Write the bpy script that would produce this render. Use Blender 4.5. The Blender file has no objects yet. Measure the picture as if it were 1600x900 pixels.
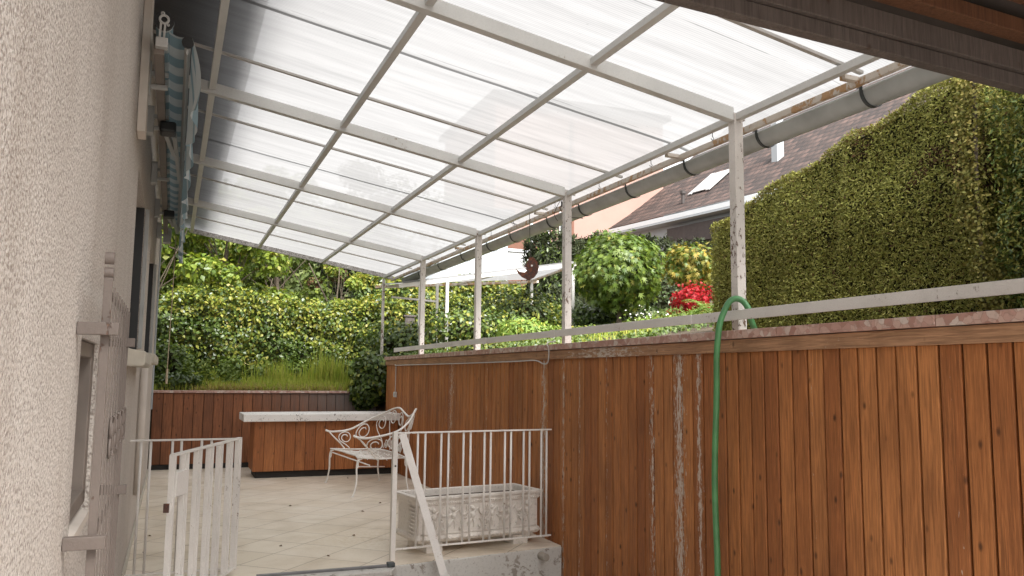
import bpy, math
import numpy as np
from mathutils import Vector, Matrix
rng = np.random.default_rng(7)
S = bpy.context.scene
COL = S.collection
rad = math.radians

# ---------------------------------------------------------------- camera
YAW, PITCH, ROLL, FPX = rad(22.376), rad(6.193), rad(0.621), 1282.6
CAM = np.array([0.0, 0.0, 1.4])
def cam_axes():
    cy, sy, cp, sp = math.cos(YAW), math.sin(YAW), math.cos(PITCH), math.sin(PITCH)
    f = np.array([sy*cp, cy*cp, sp]); r = np.array([cy, -sy, 0.0]); u = np.cross(r, f)
    c, s = math.cos(ROLL), math.sin(ROLL)
    return f, c*r + s*u, -s*r + c*u
cf, cr, cu = cam_axes()
cd = bpy.data.cameras.new("camera"); cam = bpy.data.objects.new("camera", cd); COL.objects.link(cam)
cd.sensor_width = 36; cd.lens = FPX/1600*36; cd.clip_start = 0.02; cd.clip_end = 600
cam.matrix_world = Matrix(((cr[0], cu[0], -cf[0], CAM[0]), (cr[1], cu[1], -cf[1], CAM[1]), (cr[2], cu[2], -cf[2], CAM[2]), (0, 0, 0, 1)))
S.camera = cam

# ---------------------------------------------------------------- world, sun, exposure
W = bpy.data.worlds.new("World"); S.world = W; W.use_nodes = True
wn = W.node_tree.nodes; wl = W.node_tree.links
bg = wn["Background"]; sky = wn.new("ShaderNodeTexSky"); sky.sky_type = 'NISHITA'; sky.sun_disc = False
SUN_EL, SUN_AZ = rad(50), rad(172)          # azimuth clockwise from +Y
sky.sun_elevation = SUN_EL; sky.sun_rotation = SUN_AZ
sky.air_density = 1.0; sky.dust_density = 4.0; sky.ozone_density = 1.0
hs = wn.new("ShaderNodeHueSaturation"); hs.inputs["Saturation"].default_value = 0.18
mxw = wn.new("ShaderNodeMix"); mxw.data_type = 'RGBA'; mxw.inputs[0].default_value = 0.5
mxw.inputs[7].default_value = (6.0, 5.95, 5.85, 1)
wl.new(sky.outputs[0], hs.inputs["Color"]); wl.new(hs.outputs[0], mxw.inputs[6]); wl.new(mxw.outputs[2], bg.inputs["Color"])
bg.inputs["Strength"].default_value = 0.13
sd = bpy.data.lights.new("sun", 'SUN'); sd.energy = 3.0; sd.angle = rad(34); sd.color = (1.0, 0.97, 0.93)
so = bpy.data.objects.new("sun", sd); COL.objects.link(so)
dv = Vector((math.sin(SUN_AZ)*math.cos(SUN_EL), math.cos(SUN_AZ)*math.cos(SUN_EL), math.sin(SUN_EL)))
so.rotation_euler = dv.to_track_quat('Z', 'Y').to_euler()
S.view_settings.view_transform = 'Standard'; S.view_settings.look = 'None'
S.view_settings.exposure = 1.7; S.view_settings.gamma = 1
S.view_settings.use_curve_mapping = False
S.cycles.use_denoising = True
S.cycles.max_bounces = 10; S.cycles.diffuse_bounces = 6; S.cycles.transparent_max_bounces = 12
S.cycles.transmission_bounces = 8; S.cycles.sample_clamp_indirect = 8

# ---------------------------------------------------------------- material helpers
class NT:
    def __init__(s, name):
        s.m = bpy.data.materials.new(name); s.m.use_nodes = True
        s.n = s.m.node_tree.nodes; s.l = s.m.node_tree.links
        s.b = s.n["Principled BSDF"]; s.out = s.n["Material Output"]; s.tc = None
    def node(s, t, **kw):
        n = s.n.new(t)
        for k, v in kw.items(): setattr(n, k, v)
        return n
    def link(s, a, b): s.l.new(a, b)
    def coord(s, kind="Object"):
        if kind == "UV": return s.n.new("ShaderNodeTexCoord").outputs["UV"]
        if s.tc is None: s.tc = s.n.new("ShaderNodeNewGeometry")
        return s.tc.outputs["Position"]
    def mapped(s, scale=(1, 1, 1), loc=None, src=None):
        m = s.node("ShaderNodeMapping"); m.inputs["Scale"].default_value = scale
        s.link(src or s.coord(), m.inputs["Vector"])
        if loc is not None: s.link(loc, m.inputs["Location"])
        return m.outputs[0]
    def noise(s, vec, scale=5, detail=4, rough=0.55, dist=0.0):
        n = s.node("ShaderNodeTexNoise"); n.inputs["Scale"].default_value = scale; n.inputs["Detail"].default_value = detail
        n.inputs["Roughness"].default_value = rough; n.inputs["Distortion"].default_value = dist
        s.link(vec, n.inputs["Vector"]); return n.outputs["Fac"]
    def voro(s, vec, scale=5, feature='F1', out="Distance", rnd=1.0):
        n = s.node("ShaderNodeTexVoronoi"); n.feature = feature; n.inputs["Scale"].default_value = scale
        n.inputs["Randomness"].default_value = rnd
        s.link(vec, n.inputs["Vector"]); return n.outputs[out]
    def ramp(s, fac, stops, interp='LINEAR'):
        r = s.node("ShaderNodeValToRGB"); r.color_ramp.interpolation = interp
        e = r.color_ramp.elements
        while len(e) < len(stops): e.new(0.5)
        for el, (p, c) in zip(e, stops):
            el.position = p
            el.color = (c, c, c, 1) if isinstance(c, (int, float)) else (*c, 1)
        s.link(fac, r.inputs[0]); return r.outputs[0]
    def mix(s, fac, a, b, mode='MIX'):
        n = s.node("ShaderNodeMix"); n.data_type = 'RGBA'; n.blend_type = mode
        for i, v in ((0, fac), (6, a), (7, b)):
            if isinstance(v, (int, float)): n.inputs[i].default_value = v if i == 0 else (v, v, v, 1)
            elif isinstance(v, tuple): n.inputs[i].default_value = (*v, 1)
            else: s.link(v, n.inputs[i])
        return n.outputs[2]
    def math(s, op, a, b=0.0, c=None):
        n = s.node("ShaderNodeMath"); n.operation = op
        for i, v in enumerate((a, b) if c is None else (a, b, c)):
            if isinstance(v, (int, float)): n.inputs[i].default_value = v
            else: s.link(v, n.inputs[i])
        return n.outputs[0]
    def sep(s, vec=None):
        n = s.node("ShaderNodeSeparateXYZ"); s.link(vec or s.coord(), n.inputs[0]); return n.outputs
    def color(s, c):
        if isinstance(c, tuple): s.b.inputs["Base Color"].default_value = (*c, 1)
        else: s.link(c, s.b.inputs["Base Color"])
    def rough(s, v):
        if isinstance(v, (int, float)): s.b.inputs["Roughness"].default_value = v
        else: s.link(v, s.b.inputs["Roughness"])
    def bump(s, h, dist=0.005, strength=1.0):
        b = s.node("ShaderNodeBump"); b.inputs["Distance"].default_value = dist; b.inputs["Strength"].default_value = strength
        s.link(h, b.inputs["Height"]); s.link(b.outputs[0], s.b.inputs["Normal"])
    def island(s):
        g = s.node("ShaderNodeNewGeometry"); return g.outputs["Random Per Island"]
    def spec(s, v): s.b.inputs["Specular IOR Level"].default_value = v

M = {}
def simple(name, col, rough=0.6, metal=0.0, var=0.12, nscale=8, spec=0.5, bump=0.0):
    t = NT(name); n = t.noise(t.mapped(), nscale, 5)
    lo = tuple(max(0, c*(1-var)) for c in col); hi = tuple(min(1, c*(1+var)) for c in col)
    t.color(t.ramp(n, [(0.3, lo), (0.7, hi)])); t.rough(rough); t.b.inputs["Metallic"].default_value = metal; t.spec(spec)
    if bump: t.bump(t.noise(t.mapped(), nscale*8, 3), bump)
    M[name] = t.m; return t.m

def mat_stucco():
    t = NT("stucco"); v = t.mapped()
    big = t.noise(v, 1.3, 3); fine = t.noise(v, 92, 3, 0.6); pit = t.voro(v, 110)
    base = t.ramp(big, [(0.3, (0.575, 0.525, 0.475)), (0.7, (0.67, 0.62, 0.57))])
    dk = t.ramp(fine, [(0.41, 1.0), (0.50, 0.0)])  # low spots darkened: dirt plus pit shade put into the colour
    c = t.mix(t.math('MULTIPLY', dk, 0.6), base, (0.20, 0.155, 0.13))
    lt = t.ramp(pit, [(0.15, 1.0), (0.35, 0.0)])
    c = t.mix(t.math('MULTIPLY', lt, 0.3), c, (0.78, 0.74, 0.69))
    st = t.noise(t.mapped((2.5, 2.5, .35)), 2.2, 4)
    c = t.mix(t.ramp(st, [(0.52, 0.0), (0.75, 0.28)]), c, (0.36, 0.30, 0.25))
    t.color(c); t.rough(0.92); t.spec(0.15)
    h = t.math('ADD', fine, t.math('MULTIPLY', pit, 0.5)); t.bump(h, 0.008, 0.9)
    M["stucco"] = t.m
mat_stucco()
simple("plaster", (0.62, 0.56, 0.50), 0.9, var=.1, nscale=4, spec=.2, bump=.002)

def mat_paint(name, col, rust=0.5, chip=(0.28, 0.15, 0.08), scale=22, rough=0.5):
    t = NT(name); v = t.mapped()
    n1 = t.noise(v, 3, 4); n2 = t.math('ADD', t.noise(t.mapped((1, 1, .6)), scale*1.6, 6, 0.75), t.math('MULTIPLY', t.math('SUBTRACT', t.noise(v, 2.6, 3), .5), .45)); n3 = t.noise(v, scale*4, 4, 0.7)
    lo = tuple(c*0.86 for c in col)
    c = t.ramp(n1, [(0.3, lo), (0.7, col)])
    c = t.mix(t.ramp(n3, [(0.45, 0.0), (0.8, 0.35)]), c, tuple(x*0.6 for x in col))
    th = 0.72 - 0.14*rust
    mk = t.ramp(n2, [(th, 0.0), (th+0.03, 1.0)])
    c = t.mix(mk, c, chip); t.color(c); t.rough(rough); t.spec(.35)
    t.bump(t.math('SUBTRACT', n3, mk), 0.0012)
    M[name] = t.m
mat_paint("white_paint", (0.82, 0.79, 0.76), 0.25)
mat_paint("rafter_paint", (0.62, 0.62, 0.60), 0.25, (0.30, 0.22, 0.16), 30)
mat_paint("post_paint", (0.70, 0.66, 0.62), 1.0, (0.16, 0.10, 0.07), 26)
mat_paint("rail_paint", (0.76, 0.74, 0.71), 0.5, (0.35, 0.30, 0.26), 30)
mat_paint("gate_paint", (0.82, 0.79, 0.75), 0.35, (0.22, 0.14, 0.09), 24)
mat_paint("grille_paint", (0.165, 0.135, 0.118), 0.3, (0.13, 0.08, 0.06), 24)
mat_paint("rusty_paint", (0.66, 0.60, 0.53), 1.35, (0.44, 0.27, 0.14), 9)
mat_paint("slab_paint", (0.80, 0.78, 0.76), .95, (0.13, 0.11, 0.10), 30)
mat_paint("bench_paint", (0.90, 0.88, 0.85), 0.15, (0.35, 0.22, 0.14), 40)
mat_paint("alu", (0.50, 0.49, 0.47), 0.1, (0.2, 0.18, 0.16), 20, 0.4)
mat_paint("rust_iron", (0.10, 0.055, 0.045), 1.6, (0.19, 0.07, 0.04), 30, 0.75)
simple("batten", (0.42, 0.40, 0.375), .6)
simple("gutter_grey", (0.42, 0.45, 0.45), 0.42, var=.14, nscale=5)
simple("gutter_strap", (0.055, 0.065, 0.068), 0.5)
simple("black_plastic", (0.02, 0.02, 0.02), 0.45)
simple("dark_void", (0.02, 0.017, 0.015), 0.8)
simple("glass_dark", (0.03, 0.035, 0.035), 0.08)
simple("frame_brown", (0.20, 0.165, 0.14), 0.6)
simple("frame_grey", (0.42, 0.43, 0.42), 0.5)
simple("sill_stone", (0.50, 0.47, 0.40), 0.8, bump=.002)
simple("soil", (0.09, 0.065, 0.04), 0.95, var=.4, nscale=12, bump=.02)
simple("strip_metal", (0.22, 0.22, 0.23), 0.35, 0.8)
simple("hose_green", (0.065, 0.22, 0.080), 0.45, var=.22, spec=.6)
simple("bark", (0.11, 0.085, 0.06), 0.9, var=.35, nscale=20, bump=.01)
simple("trunk_grey", (0.09, 0.075, 0.06), 0.9, var=.3, nscale=25, bump=.006)
simple("cord_beige", (0.45, 0.38, 0.27), 0.8)
simple("wire_dark", (0.05, 0.045, 0.04), 0.5, 0.5)
simple("box_grey", (0.55, 0.54, 0.52), 0.5)
simple("dead_leaf", (0.13, 0.075, 0.035), 0.9, var=.4, nscale=30)
simple("pink_render", (0.34, 0.22, 0.185), 0.9, var=.08, nscale=1, spec=.1)
simple("white_render", (0.40, 0.43, 0.45), 0.85, var=.04, nscale=1, spec=.1)
simple("fascia_white", (0.66, 0.69, 0.71), 0.6, var=.05, nscale=1)
simple("dark_board", (0.055, 0.045, 0.042), 0.7, var=.2)
simple("roof_metal", (0.36, 0.36, 0.36), 0.5, 0)
simple("sky_glass", (0.75, 0.8, 0.85), 0.1)
simple("shade_core", (0.030, 0.030, 0.014), 1.0, var=.35, nscale=14, spec=.05)  # near-black twig tone carries the shade inside hedges and bushes
simple("terra", (0.16, 0.075, 0.05), 0.9)
simple("pipe_stub", (0.33, 0.30, 0.26), 0.9, bump=.003)

def mat_boards(name, c1, c2, c3, axis='y', paint=None, grey=None, gloss=.45):
    """upright stained softwood boards: per-board tone, long grain, knots; paint=(list of (centre,width,amount)) flaked whitewash along y"""
    t = NT(name); isl = t.island()
    off = t.node("ShaderNodeCombineXYZ"); o1 = t.math('MULTIPLY', isl, 37.0)
    t.link(o1, off.inputs[0]); t.link(t.math('MULTIPLY', isl, 91.0), off.inputs[2]); t.link(o1, off.inputs[1])
    g = t.noise(t.mapped((26, 26, 1.3) if axis == 'y' else (26, 1.3, 26), off.outputs[0]), 3.0, 6, 0.62, 0.6)
    gf = t.noise(t.mapped((90, 90, 2.5) if axis == 'y' else (90, 2.5, 90), off.outputs[0]), 3.0, 3, 0.6)
    tone = t.ramp(isl, [(0.0, c1), (0.35, c2), (0.7, c3), (1.0, c2)])
    c = t.mix(t.ramp(g, [(0.38, 0.62), (0.60, 0.0)]), tone, tuple(x*0.34 for x in c2))
    c = t.mix(t.ramp(gf, [(0.5, 0.0), (0.75, 0.35)]), c, tuple(min(1, x*1.9) for x in c3))
    k = t.voro(t.mapped((11, 11, 6.0), off.outputs[0]), 1.0)
    km = t.ramp(k, [(0.05, 1.0), (0.15, 0.0)])
    c = t.mix(t.math('MULTIPLY', km, 0.8), c, (0.035, 0.014, 0.006))
    bl = t.noise(t.mapped((2, 2, .8)), 1.6, 4); c = t.mix(t.ramp(bl, [(0.45, 0.0), (0.72, 0.5)]), c, tuple(x*0.5 for x in c1))
    xyz = t.sep()
    if paint:
        fn = t.noise(t.mapped((34, 34, 8.0) if axis == 'y' else (20, 8, 30)), 2.0, 6, 0.75)
        tot = None
        for (ce, wd, am) in paint:
            d = t.math('ABSOLUTE', t.math('SUBTRACT', xyz[1], ce)); w = t.math('MULTIPLY', t.math('SUBTRACT', 1.0, t.math('MINIMUM', t.math('DIVIDE', d, wd), 1.0)), am)
            tot = w if tot is None else t.math('MAXIMUM', tot, w)
        mk = t.ramp(t.math('ADD', fn, tot), [(0.80, 0.0), (0.85, 1.0)])
        c = t.mix(mk, c, (0.55, 0.47, 0.40))
    if grey:
        ax, a, b, lo, hi, gc = grey
        w = t.node("ShaderNodeMapRange"); t.link(xyz[ax], w.inputs[0]); w.inputs[1].default_value = a; w.inputs[2].default_value = b
        zz = t.node("ShaderNodeMapRange"); t.link(xyz[2], zz.inputs[0]); zz.inputs[1].default_value = lo; zz.inputs[2].default_value = hi
        gn = t.noise(t.mapped((12, 12, 1.2)), 2.0, 5)
        q = t.math('MULTIPLY', t.math('MULTIPLY', w.outputs[0], zz.outputs[0]), t.math('ADD', gn, 0.45))
        c = t.mix(t.ramp(q, [(0.1, 0.0), (0.75, 0.9)]), c, gc)
    t.color(c); t.rough(t.ramp(gf, [(0.3, gloss), (0.7, gloss+0.2)])); t.spec(.35)
    t.bump(t.math('ADD', g, t.math('MULTIPLY', gf, .6)), 0.0016)
    M[name] = t.m
mat_boards("fence_boards", (0.31, 0.105, 0.034), (0.42, 0.158, 0.050), (0.52, 0.215, 0.074),
           paint=[(4.62, .18, .37), (4.40, .08, .36), (4.95, .12, .31), (6.75, .18, .34), (6.35, .08, .33), (6.05, .05, .3), (9.4, .4, .30), (8.2, .1, .25), (5.6, .1, .24), (2.55, .1, .17), (3.4, .06, .2)])
mat_boards("fence_batten", (0.34, 0.17, 0.09), (0.40, 0.21, 0.11), (0.44, 0.25, 0.14), axis='h', paint=[(5.6, 1.6, .36), (8.5, 1.4, .12), (3.3, 1.2, .20), (1.5, 1.5, .12)])
mat_boards("dark_cladding", (0.17, 0.066, 0.031), (0.25, 0.092, 0.040), (0.30, 0.115, 0.05), grey=(0, 0.9, 3.0, 0.1, 1.1, (0.17, 0.15, 0.14)))
mat_boards("bar_cladding", (0.24, 0.080, 0.027), (0.33, 0.115, 0.036), (0.40, 0.15, 0.050))
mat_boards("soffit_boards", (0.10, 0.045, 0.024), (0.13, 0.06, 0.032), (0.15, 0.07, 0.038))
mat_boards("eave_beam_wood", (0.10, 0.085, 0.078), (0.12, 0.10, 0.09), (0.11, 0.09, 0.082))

def mat_marble():
    t = NT("red_marble"); v = t.mapped((1, 1, 1))
    w = t.noise(v, 6, 4); vv = t.node("ShaderNodeVectorMath", operation='ADD'); t.link(v, vv.inputs[0])
    sc = t.node("ShaderNodeVectorMath", operation='SCALE'); cmb = t.node("ShaderNodeCombineXYZ"); t.link(w, cmb.inputs[0]); t.link(w, cmb.inputs[1]); t.link(w, cmb.inputs[2])
    t.link(cmb.outputs[0], sc.inputs[0]); sc.inputs[3].default_value = .12; t.link(sc.outputs[0], vv.inputs[1])
    ce = t.voro(vv.outputs[0], 24, 'F1', "Color"); ed = t.voro(vv.outputs[0], 24, 'DISTANCE_TO_EDGE')
    s = t.sep(ce)
    c = t.ramp(s[0], [(0.0, (0.36, 0.19, 0.15)), (0.4, (0.48, 0.29, 0.24)), (0.75, (0.55, 0.39, 0.33)), (1.0, (0.60, 0.51, 0.46))])
    c = t.mix(t.ramp(ed, [(0.0, .6), (0.05, 0.0)]), c, (0.30, 0.17, 0.14))
    d = t.noise(v, 30, 5, .7); c = t.mix(t.ramp(d, [(0.5, 0.0), (0.75, .5)]), c, (0.22, 0.18, 0.15))
    t.color(c); t.rough(.5); M["red_marble"] = t.m
mat_marble()

def mat_tiles():
    t = NT("floor_tiles"); xyz = t.sep()
    a = rad(48.0)
    def proj(ang, off):
        p = t.math('ADD', t.math('MULTIPLY', xyz[0], -math.sin(ang)), t.math('MULTIPLY', xyz[1], math.cos(ang)))
        return t.math('DIVIDE', t.math('SUBTRACT', p, off), 0.42)
    u = proj(a, 3.554); w = proj(a-math.pi/2, 5.632)
    def edge(q):
        f = t.math('FRACT', q); return t.math('MINIMUM', f, t.math('SUBTRACT', 1.0, f))
    e = t.math('MINIMUM', edge(u), edge(w))
    cm = t.node("ShaderNodeCombineXYZ"); t.link(t.math('FLOOR', u), cm.inputs[0]); t.link(t.math('FLOOR', w), cm.inputs[1])
    wn_ = t.node("ShaderNodeTexWhiteNoise"); t.link(cm.outputs[0], wn_.inputs[0])
    c = t.ramp(wn_.outputs[0], [(0.0, (0.74, 0.66, 0.55)), (0.5, (0.78, 0.705, 0.60)), (1.0, (0.81, 0.745, 0.645))])
    v = t.mapped(); n = t.noise(v, 2.2, 6, .6, .4); c = t.mix(t.ramp(n, [(0.42, 0.0), (0.7, .55)]), c, (0.56, 0.47, 0.35))
    n4 = t.noise(v, 1.1, 5, .65); c = t.mix(t.ramp(n4, [(0.5, 0.0), (0.66, .40)]), c, (0.44, 0.38, 0.29))
    n2 = t.noise(v, 60, 5, .75); c = t.mix(t.ramp(n2, [(0.61, 0.0), (0.68, .8)]), c, (0.24, 0.18, 0.11))
    # yellowish pollen / dirt patch beside the railing post
    d = t.node("ShaderNodeVectorMath", operation='DISTANCE'); t.link(t.coord(), d.inputs[0]); d.inputs[1].default_value = (1.65, 7.2, 0)
    pm = t.math('MULTIPLY', t.ramp(d.outputs['Value'], [(0.0, 1.0), (0.75, 0.0)]), t.ramp(t.noise(v, 28, 6, .8), [(0.45, 0.0), (0.65, 1.0)]))
    c = t.mix(t.math('MULTIPLY', pm, .6), c, (0.42, 0.30, 0.10))
    c = t.mix(t.ramp(e, [(0.006, .85), (0.012, 0.0)]), c, (0.24, 0.19, 0.14))
    t.color(c); t.rough(t.ramp(n, [(0.3, 0.30), (0.7, 0.52)])); t.spec(.4)
    t.bump(t.ramp(e, [(0.004, 0.0), (0.016, 1.0)]), .002); M["floor_tiles"] = t.m
mat_tiles()

def mat_concrete(name, c1, c2, paint=None):
    t = NT(name); v = t.mapped(); n = t.noise(v, 4, 6, .65); n2 = t.noise(v, 60, 4, .7)
    c = t.ramp(n, [(0.3, c1), (0.7, c2)])
    if paint:
        m = t.ramp(t.noise(v, 9, 6, .7, .5), [(0.56, 1.0), (0.59, 0.0)]); c = t.mix(m, c, paint)
    c = t.mix(t.ramp(n2, [(0.55, 0.0), (0.8, .6)]), c, (0.08, 0.07, 0.06))
    t.color(c); t.rough(.9); t.bump(t.math('ADD', n, n2), .004); M[name] = t.m
mat_concrete("kerb_concrete", (0.26, 0.23, 0.20), (0.38, 0.35, 0.31), (0.56, 0.55, 0.52))
mat_concrete("lower_paving", (0.38, 0.35, 0.32), (0.50, 0.47, 0.43))
mat_concrete("planter_stone", (0.74, 0.70, 0.65), (0.82, 0.78, 0.73))

def mat_speckle():
    t = NT("door_mat"); v = t.mapped(); ce = t.sep(t.voro(v, 110, 'F1', "Color"))[0]
    t.color(t.ramp(ce, [(0.0, (0.22, 0.08, 0.05)), (.3, (0.42, 0.36, 0.30)), (.6, (0.16, 0.12, 0.10)), (1.0, (0.50, 0.43, 0.36))], 'CONSTANT'))
    t.rough(.95); t.bump(t.voro(v, 110), .004); M["door_mat"] = t.m
mat_speckle()

def mat_sheet(name="poly_sheet", scale_rib=True):
    t = NT(name); xyz = t.sep(); v = t.mapped((0.6, 9, 1))
    rib = t.math('FRACT', t.math('DIVIDE', xyz[1], 0.018)); rb = t.ramp(rib, [(0.0, 0.80), (0.12, 0.80), (0.2, 1.0), (0.9, 1.0), (1.0, .8)])
    st = t.noise(v, 1.5, 5, .6); stc = t.ramp(st, [(0.38, 1.0), (0.72, 0.80)])
    spot = t.noise(t.mapped((3, 3, 1)), 9, 5, .8); sp = t.ramp(spot, [(0.64, 1.0), (0.76, .62)])
    lines = None
    for y0 in (3.42, 4.83, 4.93, 8.05, 10.4, 11.9):
        wob = t.math('MULTIPLY', t.math('SUBTRACT', t.noise(t.mapped((1.2, .1, 1)), 1.0, 3), .5), .02)
        d = t.math('ABSOLUTE', t.math('SUBTRACT', t.math('ADD', xyz[1], wob), y0))
        l = t.ramp(d, [(0.002, 0.55), (0.006, 1.0)]); lines = l if lines is None else t.mix(1.0, lines, l, 'MULTIPLY')
    br = t.noise(t.mapped((2.2, .4, 1)), 2.0, 3); lines = t.mix(t.ramp(br, [(0.4, 1.0), (0.6, 0.0)]), lines, 1.0)
    c = t.mix(1.0, rb, stc, 'MULTIPLY'); c = t.mix(1.0, c, sp, 'MULTIPLY'); c = t.mix(1.0, c, lines, 'MULTIPLY')
    ct = t.mix(1.0, c, (0.95, 0.94, 0.93), 'MULTIPLY'); c = t.mix(1.0, c, (0.222, 0.221, 0.221), 'MULTIPLY')
    tr = t.node("ShaderNodeBsdfTranslucent"); t.link(c, tr.inputs[0])
    tp = t.node("ShaderNodeBsdfTransparent"); t.link(ct, tp.inputs[0])
    gl = t.node("ShaderNodeBsdfGlossy"); gl.inputs["Roughness"].default_value = .25; gl.inputs["Color"].default_value = (.8, .8, .8, 1)
    m1 = t.node("ShaderNodeMixShader"); m1.inputs[0].default_value = .09; t.link(tr.outputs[0], m1.inputs[1]); t.link(tp.outputs[0], m1.inputs[2])
    m2 = t.node("ShaderNodeMixShader"); m2.inputs[0].default_value = .04; t.link(m1.outputs[0], m2.inputs[1]); t.link(gl.outputs[0], m2.inputs[2])
    t.link(m2.outputs[0], t.out.inputs["Surface"]); M[name] = t.m
mat_sheet()

def mat_leaf(name, cols, rough=.5, trans=.28, spec=.35):
    if name not in ("petal", "maple_red", "straw", "thuja"): cols = [(a*1.10, b*.86, c*1.15) for a, b, c in cols]
    if name == "thuja": cols = [(a*1.3, b*1.25, c*1.2) for a, b, c in cols]
    t = NT(name); isl = t.island()
    n = len(cols); c = t.ramp(isl, [(i/max(1, n-1), cc) for i, cc in enumerate(cols)])
    cl = t.noise(t.mapped(), 1.7, 3); c = t.mix(t.ramp(cl, [(0.35, 0.0), (0.7, .45)]), c, cols[-1])
    t.color(c); t.rough(rough); t.spec(spec)
    tr = t.node("ShaderNodeBsdfTranslucent"); t.link(t.mix(1.0, c, (1.0, 1.0, .55), 'MULTIPLY'), tr.inputs[0])
    ms = t.node("ShaderNodeMixShader"); ms.inputs[0].default_value = trans
    t.link(t.b.outputs[0], ms.inputs[1]); t.link(tr.outputs[0], ms.inputs[2]); t.link(ms.outputs[0], t.out.inputs["Surface"]); M[name] = t.m
mat_leaf("thuja", [(0.12, 0.14, 0.035), (0.17, 0.19, 0.045), (0.23, 0.24, 0.065), (0.30, 0.29, 0.10), (0.20, 0.215, 0.05)], .65, .2, .2)
mat_leaf("thuja_brown", [(0.12, 0.07, 0.03), (0.10, 0.09, 0.03), (0.08, 0.05, 0.025)], .8, .1, .1)
mat_leaf("thuja_yellow", [(0.20, 0.22, 0.04), (0.13, 0.17, 0.03), (0.26, 0.26, 0.06), (0.10, 0.14, 0.02)], .6, .25, .2)
mat_leaf("ivy_dark", [(0.03, 0.07, 0.012), (0.05, 0.11, 0.018), (0.08, 0.15, 0.022), (0.04, 0.09, 0.015)], .35, .2, .55)
mat_leaf("laurel", [(0.045, 0.10, 0.016), (0.085, 0.17, 0.022), (0.13, 0.22, 0.03), (0.06, 0.13, 0.02)], .38, .25, .5)
mat_leaf("lime", [(0.20, 0.32, 0.03), (0.28, 0.38, 0.045), (0.36, 0.40, 0.07), (0.14, 0.26, 0.03)], .45, .35)
mat_leaf("lush", [(0.10, 0.20, 0.02), (0.16, 0.29, 0.03), (0.22, 0.35, 0.035), (0.13, 0.25, 0.025)], .5, .4)
mat_leaf("wood_far", [(0.06, 0.12, 0.02), (0.09, 0.17, 0.03), (0.13, 0.20, 0.04), (0.08, 0.14, 0.025)], .6, .3)
mat_leaf("conifer_dark", [(0.018, 0.035, 0.012), (0.03, 0.05, 0.018), (0.045, 0.07, 0.02), (0.03, 0.045, 0.015)], .65, .1, .2)
mat_leaf("maple_green", [(0.05, 0.12, 0.015), (0.09, 0.19, 0.022), (0.17, 0.29, 0.035), (0.08, 0.16, 0.018)], .42, .3, .4)
mat_leaf("maple_yellow", [(0.20, 0.24, 0.03), (0.38, 0.36, 0.04), (0.15, 0.21, 0.03), (0.45, 0.38, 0.05), (0.20, 0.25, 0.04)], .45, .35)
mat_leaf("maple_red", [(0.35, 0.008, 0.015), (0.50, 0.015, 0.02), (0.20, 0.01, 0.015), (0.40, 0.01, 0.02)], .5, .35)
mat_leaf("grass", [(0.24, 0.42, 0.04), (0.34, 0.52, 0.06), (0.48, 0.55, 0.10), (0.20, 0.36, 0.035)], .5, .35)
mat_leaf("straw", [(0.42, 0.34, 0.16), (0.50, 0.42, 0.20), (0.34, 0.28, 0.10), (0.3, 0.3, 0.08)], .7, .25)
mat_leaf("nettle", [(0.07, 0.15, 0.02), (0.11, 0.21, 0.03), (0.16, 0.27, 0.04), (0.08, 0.16, 0.02)], .5, .3)
mat_leaf("fern", [(0.13, 0.28, 0.04), (0.18, 0.36, 0.05), (0.24, 0.40, 0.08)], .5, .35)
mat_leaf("petal", [(0.75, 0.72, 0.70), (0.8, 0.78, 0.76)], .6, .3)

def mat_rooftile():
    t = NT("roof_tiles"); xyz = t.sep(t.coord("UV"))
    row = t.math('DIVIDE', xyz[1], .36); r = t.math('FLOOR', row); fy = t.math('FRACT', row)
    colx = t.math('DIVIDE', t.math('ADD', xyz[0], t.math('MULTIPLY', t.math('MODULO', r, 2.0), .13)), .26)
    fx = t.math('FRACT', colx); cm = t.node("ShaderNodeCombineXYZ"); t.link(t.math('FLOOR', colx), cm.inputs[0]); t.link(r, cm.inputs[1])
    wn_ = t.node("ShaderNodeTexWhiteNoise"); t.link(cm.outputs[0], wn_.inputs[0])
    c = t.ramp(wn_.outputs[0], [(0.0, (0.026, 0.015, 0.012)), (.5, (0.046, 0.027, 0.021)), (1.0, (0.085, 0.050, 0.040))])
    e = t.ramp(fy, [(0.0, 0.04), (0.42, 1.0)]); e2 = t.ramp(fx, [(0.0, .45), (.12, 1.0)])
    c = t.mix(1.0, c, t.mix(0.9, 1.0, t.mix(1.0, e, e2, 'MULTIPLY')), 'MULTIPLY')
    t.color(c); t.rough(.8)
    h = t.math('ADD', t.math('SUBTRACT', 1.0, fy), t.math('MULTIPLY', t.math('SINE', t.math('MULTIPLY', fx, 3.14159)), .8)); t.bump(h, .05)
    M["roof_tiles"] = t.m
mat_rooftile()

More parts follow.
